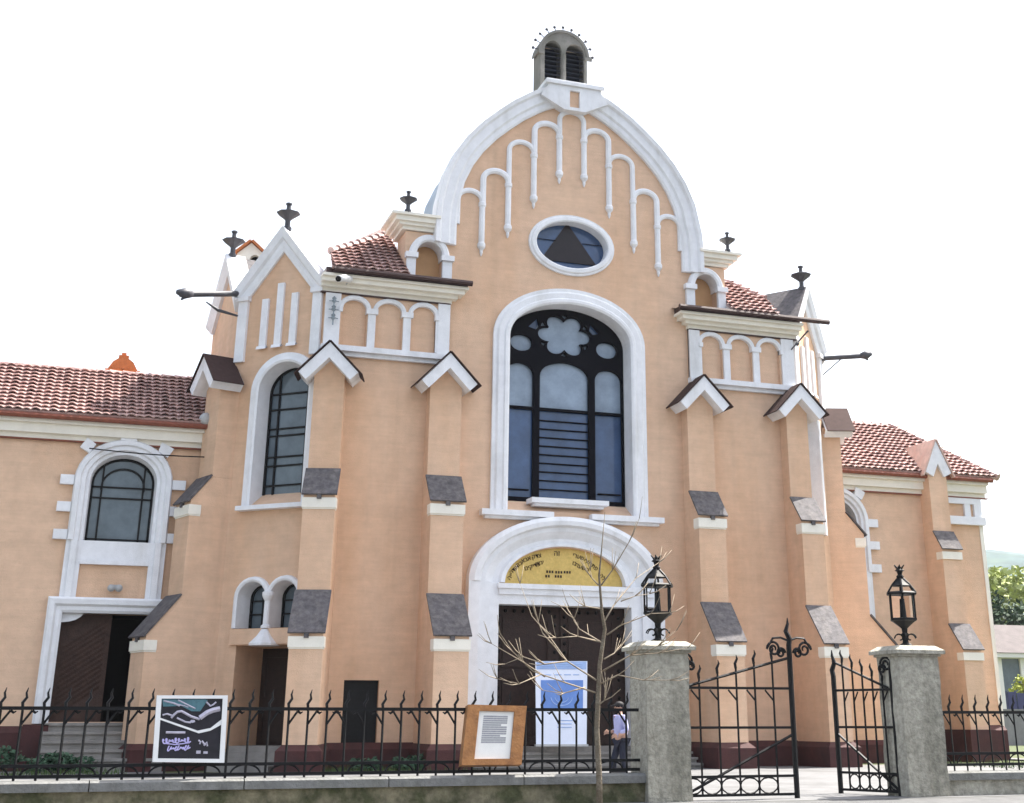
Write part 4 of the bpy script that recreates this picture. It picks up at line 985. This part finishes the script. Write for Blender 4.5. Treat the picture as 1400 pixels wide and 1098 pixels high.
# gate leaves
def gate_leaf(name, o, deg, width, rise, label, tall, left):
    """hinge at u=0; meeting stile at u=width"""
    t = thing('gate_leaf', (o.x, o.y, 0), label, 'gate', 'iron leaves of the double gate')
    f = Fr(o.x, o.y, deg); q = MB()
    z0, zr1, zr2, zhi = .07, 1.10, 1.72, 2.22
    sg = 1 if width > 0 else -1; W = abs(width)
    U = lambda k: sg*k
    for v in (z0, z0+.28, zr1, zr2):
        q = MB(); a, b = sorted((U(0), U(W))); q.box(f, a, b, v-.02, v+.02, -.018, .018); q.build('rail', M['iron'], t)
    q = MB(); q.tube([f.w(U(.02), .0), f.w(U(.02), zr2+.35), f.w(U(.0), zr2+.47), f.w(U(.02), zr2+.6)], [.034, .034, .03, .008], 6); q.build('hinge_stile', M['iron'], t)
    q = MB(); q.tube([f.w(U(W), .0), f.w(U(W), tall-.45), f.w(U(W+.02), tall-.35), f.w(U(W-.045), tall-.22), f.w(U(W+.0), tall-.1), f.w(U(W+.0), tall)], [.045, .045, .045, .04, .025, .008], 6); q.build('meeting_stile', M['iron'], t)
    q = MB(); q.tube([f.w(U(.1), zr2+.02), f.w(U(W), zhi)], .024, 5); q.build('brace', M['iron'], t)
    q = MB(); q.tube([f.w(U(0), z0), f.w(U(W), zr1-.1)], .024, 5); q.build('brace', M['iron'], t)
    n = 6
    for i in range(1, n):
        u = W*i/n; tip = zr2+.28+(zhi-zr2)*u/W
        q = MB(); q.tube([f.w(U(u), z0), f.w(U(u), tip-.22)], .018, 5)
        q.tube([f.w(U(u), tip-.22), f.w(U(u-.01), tip-.14), f.w(U(u+.03), tip-.06), f.w(U(u+.015), tip)], [.024, .026, .02, .006], 5)
        q.tube([f.w(U(u), zr2-.2), f.w(U(u-W/n*.45), zr2-.03)], .016, 4); q.build('bar', M['iron'], t)
        q = MB(); q.tube([f.w(U(u+W/n*.5*math.cos(2*math.pi*k/12)-W/n*.5), z0+.14+.12*math.sin(2*math.pi*k/12)) for k in range(13)], .013, 4); q.build('ring', M['iron'], t)
    def scroll(u, v, r, s, turns=1.6):
        q = MB(); P = []
        for i in range(26):
            g = i/25*turns*2*math.pi; rr = r*(1-.75*i/25); P.append(f.w(U(u+s*rr*math.cos(g)), v+rr*math.sin(g)))
        q.tube(P, [.022]*20+[.02, .02, .018, .016, .014, .012], 5); return q
    for u, v, r, s in ((.1, zr2+.42, .13, 1), (.2, zr2+.34, .08, -1)): scroll(u, v, r, s).build('scroll', M['iron'], t)
    if tall > 2.6:
        for s in (-1, 1):
            q = scroll(W+s*.30, tall-.52, .13, s); q.tube([f.w(U(W), tall-.38), f.w(U(W+s*.15), tall-.33), f.w(U(W+s*.3), tall-.34), f.w(U(W+s*.43), tall-.52)], .02, 5); q.build('scroll', M['iron'], t)
            scroll(W+s*.16, tall-.58, .085, -s).build('scroll', M['iron'], t)
    return t
gl0 = Vector((xl+PW/2+.03, FW, 0)); gl1 = at(1090, 1088, FW)
gate_leaf('gate_leaf', gl0, 0, gl1.x-gl0.x, .5, 'tall black iron gate leaf hinged on the pier by the tree', at(1085, 845, FW).z, True)
gr0 = Vector((xr-PW/2-.03, FW-.05, 0)); gfree = at(1147, 1040, FW+1.15)
dv = gfree-gr0; ang = math.degrees(math.atan2(dv.y, dv.x))
gate_leaf('gate_leaf', gr0, ang-180, -math.hypot(dv.x, dv.y), .5, 'iron gate leaf swung inwards beside the right hand pier', 2.42, False)

# right fence and wall
zcR = at(1350, 1054, FW-.2).z
x0R = xr+PW/2+.02
base_wall(x0R, 26, 'low stone wall under the fence right of the gate', zcR, M['concrete'])
ztR = at(1350, 974, FW).z
fence(x0R, 20, sp*.95, 'black iron fence with flame tipped pickets right of the gate', ztR, zcR+.28, zcR+.1, at(1350, 950, FW).z, f)

# ------------------------------------------------------------------ notices
def quad_board(px4, Y0, Y1):
    """board hanging on the fence: corners measured in the photo at the depth of the fence front"""
    tl, tr, br, bl = [at(x, y, Y) for (x, y), Y in zip(px4, (Y1, Y1, Y0, Y0))]
    return tl, tr, br, bl
class Board:
    def __init__(s, px4, Y0, Y1):
        s.tl, s.tr, s.br, s.bl = quad_board(px4, Y0, Y1)
        s.n = (s.tr-s.tl).cross(s.tl-s.bl).normalized()
        if s.n.y > 0: s.n = -s.n
    def w(s, a, b, d=0): # a 0..1 across, b 0..1 up
        return s.bl.lerp(s.br, a).lerp(s.tl.lerp(s.tr, a), b)+s.n*d
    def poly(s, m, P, d0, d1):
        n = len(P); m.add([s.w(a, b, d1) for a, b in P]+[s.w(a, b, d0) for a, b in P], [tuple(range(n)), tuple(reversed(range(n, 2*n)))]+[(i, n+i, n+(i+1) % n, (i+1) % n) for i in range(n)])
        return m
    def line(s, m, P, r, d): return m.tube([s.w(a, b, d) for a, b in P], r, 4)
bd = Board([(214, 951), (311, 951), (306, 1043), (208, 1042)], FW-.10, FW-.06)
pt = thing('event_poster', bd.w(.5, 0), 'white framed black and teal poster hung on the left fence', 'poster')
m = MB()
bd.poly(m, [(0, 0), (0, 1), (1, 1), (1, 0)], 0, .03); bk = m.build('panel', M['poster_dark'], pt)
m = MB()
for P in ([(0, 0), (0, 1), (.07, 1), (.07, 0)], [(.93, 0), (.93, 1), (1, 1), (1, 0)], [(.07, .95), (.07, 1), (.93, 1), (.93, .95)], [(.07, 0), (.07, .055), (.93, .055), (.93, 0)]): bd.poly(m, P, -.01, .055)
bd.poly(m, [(.07, .63), (.07, .66), (.6, .47), (.62, .43)], .03, .04); bd.poly(m, [(.6, .47), (.78, .51), (.93, .64), (.93, .56), (.78, .47), (.62, .43)], .03, .04)
m.build('frame', M['plastic'], pt)
m = MB(); bd.poly(m, [(.08, .94), (.7, .94), (.6, .78), (.5, .76), (.35, .84), (.1, .83)], .03, .034); bd.poly(m, [(.5, .76), (.62, .76), (.72, .93), (.62, .93)], .034, .036); m.build('artwork', M['poster_teal'], pt)
for P, r_, d in (([(.1, .92), (.25, .88), (.33, .84)], .012, .036), ([(.15, .9), (.4, .84), (.45, .82)], .008, .036), ([(.3, .93), (.45, .85), (.55, .80)], .01, .038), ([(.62, .66), (.72, .74), (.8, .775), (.9, .8)], .035, .036),
                 ([(.22, .66), (.26, .71), (.3, .75), (.36, .76), (.43, .72), (.5, .68), (.62, .64)], .017, .036), ([(.3, .66), (.42, .60), (.5, .59)], .012, .036), ([(.1, .7), (.16, .72), (.24, .69)], .012, .036), ([(.7, .9), (.76, .84), (.8, .86), (.84, .9)], .012, .036), ([(.16, .44), (.43, .44)], .016, .036),
                 ([(.62, .33), (.65, .30), (.64, .27)], .012, .036), ([(.67, .32), (.7, .28), (.73, .26)], .012, .036), ([(.7, .25), (.74, .30), (.75, .24)], .012, .036)):
    m = MB(); bd.line(m, P, r_, d); m.build('brush_stroke', M['poster_grey'], pt)
for P in ([(.48, .60), (.5, .63), (.55, .63), (.56, .60), (.52, .585)], [(.6, .13), (.6, .175), (.66, .175), (.66, .13)], [(.7, .13), (.7, .165), (.76, .165), (.76, .13)]):
    m = MB(); bd.poly(m, P, .03, .038); m.build('printed_mark', M['poster_grey'], pt)
m = MB()
for row, y, a0, a1 in ((0, .31, .12, .5), (1, .2, .2, .5)):
    P = [(a0+(a1-a0)*i/90+.018*math.cos(i*.62), y+.04*math.sin(i*.62+row)*(.55+.45*math.sin(i*.17+row))+.02*i/90) for i in range(91)]
    bd.line(m, P, .009, .038)
bd.line(m, [(.14, .28), (.3, .26), (.5, .29)], .008, .036)
m.build('script_lettering', M['violet'], pt)

bd = Board([(639, 964), (719, 966), (712, 1046), (630, 1047)], FW-.26, FW-.10)
nt_ = thing('notice_board', bd.w(.5, 0), 'varnished wooden notice case with white paper hung on the fence', 'notice board')
m = MB(); bd.poly(m, [(0, 0), (0, 1), (1, 1), (1, 0)], -.12, 0); m.build('case', M['wood'], nt_)
m = MB()
for P in ([(0, 0), (0, 1), (.2, .9), (.2, .1)], [(.8, .1), (.8, .9), (1, 1), (1, 0)], [(0, 1), (1, 1), (.8, .9), (.2, .9)], [(0, 0), (.2, .1), (.8, .1), (1, 0)]): bd.poly(m, P, 0, .045)
m.build('frame', M['wood'], nt_)
m = MB(); bd.poly(m, [(.2, .1), (.2, .9), (.8, .9), (.8, .1)], 0, .012); pp = m.build('paper', M['paper'], nt_)
m = MB(); 
for k in range(13): y = .80-k*.036; bd.poly(m, [(.29, y), (.29, y+.027), (.70-(.1 if k in (4, 9) else 0), y+.027), (.70-(.1 if k in (4, 9) else 0), y)], .012, .0145)
m.build('print', M['ink'], pp)

bd = Board([(732, 904), (803, 904), (802, 1019), (733, 1019)], -.95, -.75)
bn = thing('roll_up_banner', bd.w(.5, 0), 'blue and white roll up banner standing before the main door', 'banner')
m = MB(); bd.poly(m, [(0, 0), (0, 1), (1, 1), (1, 0)], -.01, .0); m.build('sheet', M['banner_white'], bn)
m = MB(); bd.poly(m, [(.02, .9), (.02, .995), (.98, .995), (.98, .9)], 0, .006); m.build('header', M['banner_mid'], bn)
m = MB(); bd.poly(m, [(.1, .42), (.1, .77), (.92, .77), (.92, .42)], 0, .006); m.build('picture', M['banner_blue'], bn)
m = MB(); 
for k, r_ in enumerate((.1, .16)): bd.line(m, [(.5+r_*1.3*math.cos(math.pi+math.pi*i/10), .56+r_*.6*math.sin(math.pi+math.pi*i/10)) for i in range(11)], .012, .008)
bd.line(m, [(.5, .64), (.5, .46)], .012, .008)
for k in range(3): bd.line(m, [(.06, .91+k*.025), (.9, .91+k*.025)], .008, .008)
m.build('emblem', M['banner_mid'], bn)
m = MB()
for x0_, x1_, y in ((.15, .3, .835), (.36, .5, .835), (.55, .68, .835), (.72, .84, .835), (.4, .72, .29), (.42, .7, .25), (.42, .7, .21)): bd.line(m, [(x0_, y), (x1_, y)], .012, .003)
m.build('print', M['banner_mid'], bn)
m = MB(); bd.poly(m, [(-.02, -.015), (-.02, .01), (1.02, .01), (1.02, -.015)], -.06, .06); m.build('foot', M['plastic_grey'], bn)

# ------------------------------------------------------------------ bare young tree on the pavement
TY = FW-1.0
tp = lambda x, y, dy=0: at(x, y, TY+dy)
base = tp(820, 1098); base.z = -.1
yt = thing('young_tree', base, 'slim leafless young tree growing in front of the fence', 'tree')
m = MB(); P = [Vector((base.x, base.y, -.15))]+[tp(*q) for q in ((819, 1060), (816, 996), (818, 950), (820, 909), (827, 860), (823, 837), (819, 787), (822, 757), (827, 700))]
m.tube(P, [.052, .048, .043, .04, .036, .03, .025, .018, .012, .004], 8); m.build('trunk', M['bark'], yt, smooth=True)
BR = [[(814, 947, 0), (772, 933, -.3), (729, 918, -.5), (700, 890, -.6), (683, 865, -.7)], [(815, 930, 0), (775, 904, .3), (750, 869, .5), (727, 842, .7), (711, 798, .8)], [(740, 922, -.4), (710, 935, -.5), (680, 928, -.6)],
      [(819, 877, 0), (790, 870, -.3), (760, 872, -.5)], [(823, 879, 0), (805, 868, .3), (792, 860, .4), (785, 846, .5)], [(821, 935, 0), (845, 923, -.3), (880, 930, -.5), (916, 930, -.7)],
      [(823, 918, 0), (862, 896, -.4), (900, 893, -.6), (940, 886, -.8)], [(875, 896, -.5), (900, 883, -.6), (925, 862, -.7)], [(826, 901, 0), (840, 893, .2), (850, 880, .3)], [(830, 868, 0), (849, 855, -.2), (890, 839, -.5), (915, 838, -.6)],
      [(826, 850, 0), (839, 828, .2), (869, 791, .5), (901, 769, .8)], [(822, 800, 0), (837, 780, -.2), (860, 741, -.4), (874, 709, -.5)], [(818, 800, 0), (809, 790, .1), (807, 780, .1)], [(823, 833, 0), (800, 829, .2), (778, 830, .3)],
      [(849, 822, .3), (868, 815, .4), (888, 812, .5)], [(745, 925, -.4), (715, 905, -.6), (672, 880, -.8)], [(760, 886, .4), (742, 866, .5), (736, 850, .6)], [(775, 904, .3), (745, 908, .3), (715, 898, .4), (690, 908, .5)], [(800, 940, 0), (770, 948, -.2), (742, 944, -.4)], [(817, 965, 0), (826, 958, -.1), (829, 950, -.1)]]
for i, b in enumerate(BR):
    m = MB(); n = len(b); r0 = .014 if i not in (2, 7, 14, 16) else .011
    m.tube([tp(*q) for q in b], [r0*(1-.75*k/(n-1)) for k in range(n)], 5)
    for _ in range(6):
        k = random.randint(1, n-1); p = tp(*b[k]); d = (tp(*b[k])-tp(*b[k-1])).normalized()
        dd = (d+Vector((random.uniform(-.7, .7), random.uniform(-.7, .7), random.uniform(-.1, .9)))).normalized()
        m.tube([p, p+dd*.14, p+dd*.3+Vector((0, 0, .05))], [.008, .006, .003], 4)
    m.build('branch', M['twig'], yt, smooth=True)

# ------------------------------------------------------------------ person by the steps
def person():
    PY = -9.0; p0 = at(850, 1050, PY); X0 = p0.x; 
    H = (at(846, 960, PY).z); s = H/1.76
    t = thing('person', (X0, PY, 0), 'person in lavender shirt, black cap and dark trousers walking behind the fence', 'person')
    def skin(name, nodes, edges, m, parent, root=0, lev=2):
        me = bpy.data.meshes.new(name); me.from_pydata([Vector(n[0])*s for n in nodes], edges, [])
        o = bpy.data.objects.new(name, me); COL.objects.link(o)
        md = o.modifiers.new('s', 'SKIN'); md.use_smooth_shade = True
        for i, n in enumerate(nodes):
            r = n[1]; r = r if isinstance(r, tuple) else (r, r)
            sv = me.skin_vertices[0].data[i]; sv.radius = (r[0]*s, r[1]*s); sv.use_root = (i == root)
        sd = o.modifiers.new('d', 'SUBSURF'); sd.levels = lev; sd.render_levels = lev
        dg = bpy.context.evaluated_depsgraph_get(); m2 = bpy.data.meshes.new_from_object(o.evaluated_get(dg)); m2.materials.clear(); m2.materials.append(m)
        m2.polygons.foreach_set('use_smooth', [True]*len(m2.polygons))
        o.modifiers.clear(); o.data = m2; o.parent = t; return o
    # faces -X; y- is towards the viewer. body: pelvis root
    N = [((0, 0, .95), (.13, .15)), ((-.01, 0, 1.15), (.12, .16)), ((-.02, 0, 1.36), (.12, .18)), ((-.02, 0, 1.47), (.07, .09)), ((-.035, 0, 1.55), .055),          # 0-4
         ((-.05, 0, 1.63), (.09, .075)), ((-.06, 0, 1.70), (.085, .07)),                                    # 5,6 head
         ((.02, -.1, .9), .09), ((-.02, -.1, .5), .06), ((.08, -.1, .09), .042), ((-.06, -.1, .04), .038),   # 7-10 near leg standing
         ((-.02, .1, .88), .09), ((-.16, .1, .5), .062), ((-.14, .1, .09), .042), ((-.28, .1, .04), .038),   # 11-14 far leg raised on a step
         ((-.02, -.2, 1.42), .06), ((.06, -.25, 1.13), .048), ((-.17, -.22, 1.02), .036),                      # 15-17 near arm bent forward
         ((-.02, .2, 1.42), .06), ((.0, .25, 1.14), .048), ((-.22, .16, 1.1), .036)]
    E = [(0, 1), (1, 2), (2, 3), (3, 4), (4, 5), (5, 6), (0, 7), (7, 8), (8, 9), (9, 10), (0, 11), (11, 12), (12, 13), (13, 14), (2, 15), (15, 16), (16, 17), (2, 18), (18, 19), (19, 20)]
    body = skin('body', N, E, M['skin'], t)
    # nose, ears, hands (fingers) merged as small child pieces of the body
    for nm, y in (('hand', -.2), ('hand', .16)):
        z0 = 1.02 if y < 0 else 1.1; x0 = -.17 if y < 0 else -.22
        m = MB(); o = Vector((X0, PY, 0)); c = Vector((x0-.05, y, z0-.005))
        m.sphere(o+c*s, .045*s, 8, 6, (1.1, .5, .9))
        for k in range(4): 
            a = c+Vector((-.04, 0, .03-.02*k)); m.tube([o+a*s, o+(a+Vector((-.035, .006, -.006)))*s, o+(a+Vector((-.05-.006*(k % 2), .018, -.03)))*s], [.011*s, .01*s, .008*s], 5)
        a = c+Vector((-.005, -.01, .035)); m.tube([o+a*s, o+(a+Vector((-.03, -.008, .02)))*s, o+(a+Vector((-.055, -.004, .01)))*s], [.012*s, .011*s, .008*s], 5)
        m.build(nm, M['skin'], t, smooth=True)
    m = MB(); o = Vector((X0, PY, 0))
    m.tube([o+Vector((-.13, 0, 1.665))*s, o+Vector((-.165, 0, 1.63))*s], [.012*s, .016*s], 6); m.sphere(o+Vector((-.05, -.078, 1.64))*s, .022*s, 6, 5, (.7, .4, 1.2)); m.sphere(o+Vector((-.05, .078, 1.64))*s, .022*s, 6, 5, (.7, .4, 1.2))
    m.build('face_features', M['skin'], t, smooth=True)
    m = MB(); c = o+Vector((-.04, 0, 1.70))*s
    m.sphere(c, .112*s, 14, 8, (1.05, .9, .72)); m.add([c+Vector((-.08, -.07, -.01))*s, c+Vector((-.2, -.05, -.03))*s, c+Vector((-.2, .05, -.03))*s, c+Vector((-.08, .07, -.01))*s, c+Vector((-.08, -.07, .02))*s, c+Vector((-.2, -.05, -.02))*s, c+Vector((-.2, .05, -.02))*s, c+Vector((-.08, .07, .02))*s], [(0, 1, 2, 3), (7, 6, 5, 4), (0, 4, 5, 1), (1, 5, 6, 2), (2, 6, 7, 3)])
    m.build('cap', M['hair'], t, smooth=True)
    N2 = [((0, 0, .93), (.155, .175)), ((-.01, 0, 1.15), (.145, .185)), ((-.02, 0, 1.36), (.14, .2)), ((-.02, 0, 1.475), (.085, .105)), ((-.02, -.21, 1.42), .078), ((.04, -.255, 1.14), .066), ((-.13, -.22, 1.08), .05), ((-.02, .21, 1.42), .078), ((.0, .255, 1.14), .066), ((-.15, .19, 1.11), .05)]
    skin('shirt', N2, [(0, 1), (1, 2), (2, 3), (2, 4), (4, 5), (5, 6), (2, 7), (7, 8), (8, 9)], M['shirt'], t)
    N3 = [((0, 0, .95), (.14, .165)), ((.02, -.1, .86), .105), ((-.02, -.1, .5), .078), ((.07, -.1, .12), .062), ((-.02, .1, .85), .105), ((-.16, .1, .5), .08), ((-.15, .1, .12), .062)]
    skin('trousers', N3, [(0, 1), (1, 2), (2, 3), (0, 4), (4, 5), (5, 6)], M['trouser'], t)
    for x, y, z in ((.02, -.1, .0), (-.2, .1, .0)):
        m = MB(); m.sphere(o+Vector((x, y, z+.05))*s, .1*s, 10, 6, (1.45, .5, .55)); m.build('shoe', M['shoe'], t, smooth=True)
    bg = Vector((X0-.20*s, PY-.24*s, .62)); b = MB(); fb = Fr(bg.x, bg.y, 0)
    b.plate(fb, [(-.17, .0), (-.15, .27), (.15, .27), (.17, .0)], [], -.05, .05)
    b.tube([fb.w(-.1, .26), fb.w(-.07, .4), fb.w(0, .44), fb.w(.07, .4), fb.w(.1, .26)], .012, 5)
    tag(b.build('handbag', M['hair'], org=bg), 'black handbag held by the person in the lavender shirt', 'bag')
person()

# ------------------------------------------------------------------ planting
def leaves(m, c, rad, n, size, flat=.9):
    for _ in range(n):
        while True:
            d = Vector((random.uniform(-1, 1), random.uniform(-1, 1), random.uniform(-1, 1)))
            if d.length < 1: break
        k = .55+.45*random.random(); d = d.normalized()*k*d.length**.3
        p = c+Vector((d.x*rad[0], d.y*rad[1], d.z*rad[2]))
        a = Vector((random.uniform(-1, 1), random.uniform(-1, 1), random.uniform(-.6, .6))).normalized(); b = a.cross(Vector((random.uniform(-1, 1), random.uniform(-1, 1), random.uniform(-1, 1)))).normalized()
        s_ = size*random.uniform(.6, 1.3); m.add([p-a*s_, p+b*s_*.5, p+a*s_, p-b*s_*.5], [(0, 1, 2, 3)])
def shrub(x, y, w_, h_, label, n=350, mt='shrub', sz=.07):
    t = thing('shrub', (x, y, 0), label, 'shrub', 'low shrubs by the foot of the wall')
    m = MB()
    for k in range(5): leaves(m, Vector((x+random.uniform(-w_, w_)*.6, y+random.uniform(-.15, .15), h_*random.uniform(.45, .7))), (w_*.5, .3, h_*.5), n//5, sz)
    m.build('foliage', M[mt], t)
    m = MB()
    for k in range(5): a = random.uniform(-w_, w_)*.5; m.tube([(x+a*.2, y, 0), (x+a, y+.05, h_*.6)], [.02, .008], 4)
    m.build('stem', M['bark'], t)
for px, w_, h_, lab in ((575, .5, .42, 'low green shrub at the wall foot left of the main door'), (500, .45, .3, 'small sparse shrub below the low metal door'), (548, .4, .33, 'small green shrub between the metal door and the second buttress')):
    p = at(px, 1046, -1.6); shrub(p.x, p.y, w_, h_, lab)
p = at(20, 1040, .8); shrub(p.x-1.2, p.y, 1.5, .55, 'broad dark hedge shrub before the left wing plinth', 1200); shrub(p.x+1.0, p.y-.2, .9, .45, 'dark hedge shrub beside the left wing steps', 800)
m = MB()
for _ in range(5200):
    if random.random() < .25: x, y = random.uniform(-9, 2.0), random.uniform(-1.5, 1.2)
    elif random.random() < .3: x, y = random.uniform(6.5, 10.4), random.uniform(-2.2, -.3)
    else: x, y = random.uniform(24.5, 33), random.uniform(-9, -.5)
    h_ = random.uniform(.06, .2); a = random.uniform(0, 6.28); dx, dy = .012*math.cos(a), .012*math.sin(a)
    m.add([(x-dx, y-dy, 0), (x+dx, y+dy, 0), (x+random.uniform(-.06, .06), y+random.uniform(-.06, .06), h_)], [(0, 1, 2)])
tag(m.build('grass', M['grass']), kind='stuff')

# ------------------------------------------------------------------ far right background
def tree(name, x, y, h_, r_, lf, label, n=2600, sz=.35):
    t = thing(name, (x, y, 0), label, 'tree', 'trees behind the right wing')
    m = MB(); m.tube([(x, y, 0), (x+.1, y, h_*.3), (x-.1, y, h_*.55), (x, y, h_*.8)], [.3, .22, .15, .05], 8)
    for k in range(7): a = k*.9; m.tube([(x, y, h_*(.3+.05*k)), (x+r_*.6*math.cos(a), y+r_*.6*math.sin(a), h_*(.5+.06*k))], [.1, .03], 5)
    m.build('trunk', M['bark'], t)
    m = MB()
    for k in range(16):
        a = random.uniform(0, 6.28); q_ = random.random()**.5*r_*.75; c = Vector((x+q_*math.cos(a), y+q_*math.sin(a), h_*random.uniform(.42, .9)))
        leaves(m, c, (r_*.42, r_*.42, h_*.14), n//16, sz)
    m.build('crown', M[lf], t, flip=False); return t
p = at(1372, 986, 75); tree('pale_tree', p.x, p.y, at(1372, 778, 75).z, 7, 'leaf_pale', 'tall pale green spring tree rising behind the dark tree', 4200, .42)
p = at(1398, 986, 52); tree('dark_tree', p.x+.3, p.y, at(1398, 812, 52).z, 4.2, 'leaf_dark', 'dark evergreen tree above the white house roof', 3200, .3)
p = at(1350, 986, 90); tree('pale_tree', p.x-2, p.y, at(1350, 800, 90).z, 6, 'leaf_pale', 'pale green tree half hidden behind the right wing corner', 3000, .42)
# house
HY = 42; h0 = at(1360, 960, HY); zE = at(1380, 893, HY).z; zRg = at(1400, 868, HY+4).z
ht = thing('white_house', (h0.x+5, HY, 0), 'white house with a low greyed tile roof beyond the right wing', 'house')
fh = Fr(h0.x, HY, 0)
m = MB(); m.plate(fh, rect(-3, 12, 0, zE), [rect(-.1, .5, zE-1.6, zE-.5), rect(.9, 2.4, .8, zE-.35)], -.3, 0); m.box(fh, -3, -2.7, 0, zE, -7, -.3); m.box(fh, 11.7, 12, 0, zE, -7, -.3); m.box(fh, -3, 12, 0, zE, -7.3, -7); m.build('wall', M['house_wall'], ht)
m = MB(); m.add([fh.w(-3.5, zE, .6), fh.w(12.5, zE, .6), fh.w(9, zRg+.6, -3.5), fh.w(1.8, zRg+.6, -3.5), fh.w(-3.5, zE, -7.8), fh.w(12.5, zE, -7.8)], [(0, 1, 2, 3), (0, 3, 4), (1, 5, 2), (4, 3, 2, 5)]); m.build('roof', M['house_roof'], ht, flip=False)
m = MB(); m.box(fh, -3.4, 12.4, zE-.3, zE-.02, .0, .5); m.build('eaves_board', M['house_wall'], ht)
for a, b, c_, d_ in ((-.1, .5, zE-1.6, zE-.5), (.9, 2.4, .8, zE-.35)): m = MB(); m.box(fh, a, b, c_, d_, -.2, -.15); m.build('window', M['glass'], ht)
p = at(1392, 925, 36); t = thing('lime_shrub', (p.x+.3, p.y, 0), 'bright yellow green bush before the white house', 'shrub'); m = MB()
for k in range(6): leaves(m, Vector((p.x+.3+random.uniform(-.7, .9), p.y+random.uniform(-.3, .3), p.z-.4+random.uniform(-.6, .7))), (.6, .5, .6), 130, .12)
m.build('foliage', M['leaf_lime'], t); m = MB(); m.tube([(p.x+.3, p.y, 0), (p.x+.3, p.y, p.z-.3)], .06, 6); m.build('stem', M['bark'], t)
p = at(1385, 972, 26); m = MB(); f2 = Fr(p.x, p.y, 0)
zc_ = at(1385, 970, 26).z
m.box(f2, -.9, 6, -.1, zc_-.06, -.25, 0); m.box(f2, -.95, 6.05, zc_-.06, zc_+.02, -.3, .05)
tag(m.build('garden_wall', M['grey_wall'], org=p), 'low grey block wall beyond the right fence', 'wall')
q = at(1388, 957, 27.2); m = MB(); f2 = Fr(q.x, q.y, 0); zq0, zq1 = 0, at(1388, 946, 27.2).z
m.box(f2, -.45, .05, zq0, zq1, -.05, 0); m.box(f2, .15, .9, zq0, zq1-.06, -.05, 0)
for u in (-.5, .1, .95): m.box(f2, u-.04, u+.04, 0, zq1+.05, -.09, -.0-.055)
tag(m.build('blue_screen', M['blue_sheet'], org=q), 'dark blue panel screen standing behind the grey block wall', 'screen')
m = MB(); p = at(1362, 948, 24)
m.box(Fr(p.x, p.y, 0), -.16, .16, 0, at(1362, 938, 24).z, -.2, 0); m.box(Fr(p.x, p.y, 0), -.2, .2, at(1362, 938, 24).z, at(1362, 935, 24).z, -.24, .04)
tag(m.build('gate_post', M['plinth'], org=p), 'reddish brown post standing at the corner of the right wing', 'post')
# hills
m = MB(); n = 60
for ring, (Yh, k) in enumerate(((900, 1), (1300, 1))):
    V = []; b = 0
    for i in range(n+1):
        x = -1200+i*60; hgt = (at(1390, 763, 900).z if ring == 0 else at(1350, 758, 1300).z)
        hh = hgt*(.95+.06*math.sin(i*.9+ring)+.05*math.sin(i*1.7+2*ring))
        for j in range(7): V.append(Vector((x, Yh-420+j*70, hh*math.sin(math.pi/2*j/6)-2+random.uniform(-2, 2))))
    m.add(V, [(i*7+j, (i+1)*7+j, (i+1)*7+j+1, i*7+j+1) for i in range(n) for j in range(6)])
tag(m.build('hills', M['hill'], smooth=True, flip=False), kind='structure')

# ------------------------------------------------------------------ air, light, camera
hz = MB(); hz.box(Fr(0, 0, 0), -1400, 1400, -2, 420, -1600, 1000)
hm = bpy.data.materials.new('haze'); hm.use_nodes = True; nt = hm.node_tree; nt.nodes.clear()
ov = nt.nodes.new('ShaderNodeOutputMaterial'); pv = nt.nodes.new('ShaderNodeVolumePrincipled'); pv.inputs['Color'].default_value = (.86, .92, 1, 1); pv.inputs['Density'].default_value = .00012; pv.inputs['Anisotropy'].default_value = .3
nt.links.new(pv.outputs['Volume'], ov.inputs['Volume'])
HAZE = True
if HAZE: tag(hz.build('haze', hm), kind='stuff')
sd = Vector((.50, .12, .86)).normalized()
elev = math.asin(sd.z); az = math.atan2(sd.x, sd.y)
W = bpy.data.worlds.new('World'); SC.world = W; W.use_nodes = True; nt = W.node_tree
sky = nt.nodes.new('ShaderNodeTexSky'); sky.sky_type = 'NISHITA'; sky.sun_disc = False; sky.sun_elevation = elev; sky.sun_rotation = az
sky.dust_density = 4.0; sky.air_density = 1.2; sky.ozone_density = 1.0
hs = nt.nodes.new('ShaderNodeHueSaturation'); hs.inputs['Saturation'].default_value = .6
nt.links.new(sky.outputs['Color'], hs.inputs['Color']); nt.links.new(hs.outputs['Color'], nt.nodes['Background'].inputs['Color'])
nt.nodes['Background'].inputs['Strength'].default_value = .13
sl_ = bpy.data.lights.new('sun', 'SUN'); sl_.energy = 4.8; sl_.angle = R(.53); sl_.color = (1, .95, .87)
so = bpy.data.objects.new('sun', sl_); COL.objects.link(so); so.rotation_euler = sd.to_track_quat('Z', 'Y').to_euler()
cd = bpy.data.cameras.new('camera'); cam = bpy.data.objects.new('camera', cd); COL.objects.link(cam)
cd.sensor_fit = 'HORIZONTAL'; cd.sensor_width = 36; cd.lens = CF/1400*36; cd.clip_end = 4000; cd.clip_start = .1
cd.shift_x = (700-CX)/1400; cd.shift_y = (CY-549)/1400
cam.location = CAM; cam.rotation_euler = (math.pi/2+PITCH, 0, -YAW)
SC.camera = cam
SC.view_settings.view_transform = 'Standard'; SC.view_settings.look = 'None'; SC.view_settings.gamma = 1; SC.view_settings.exposure = 1.58
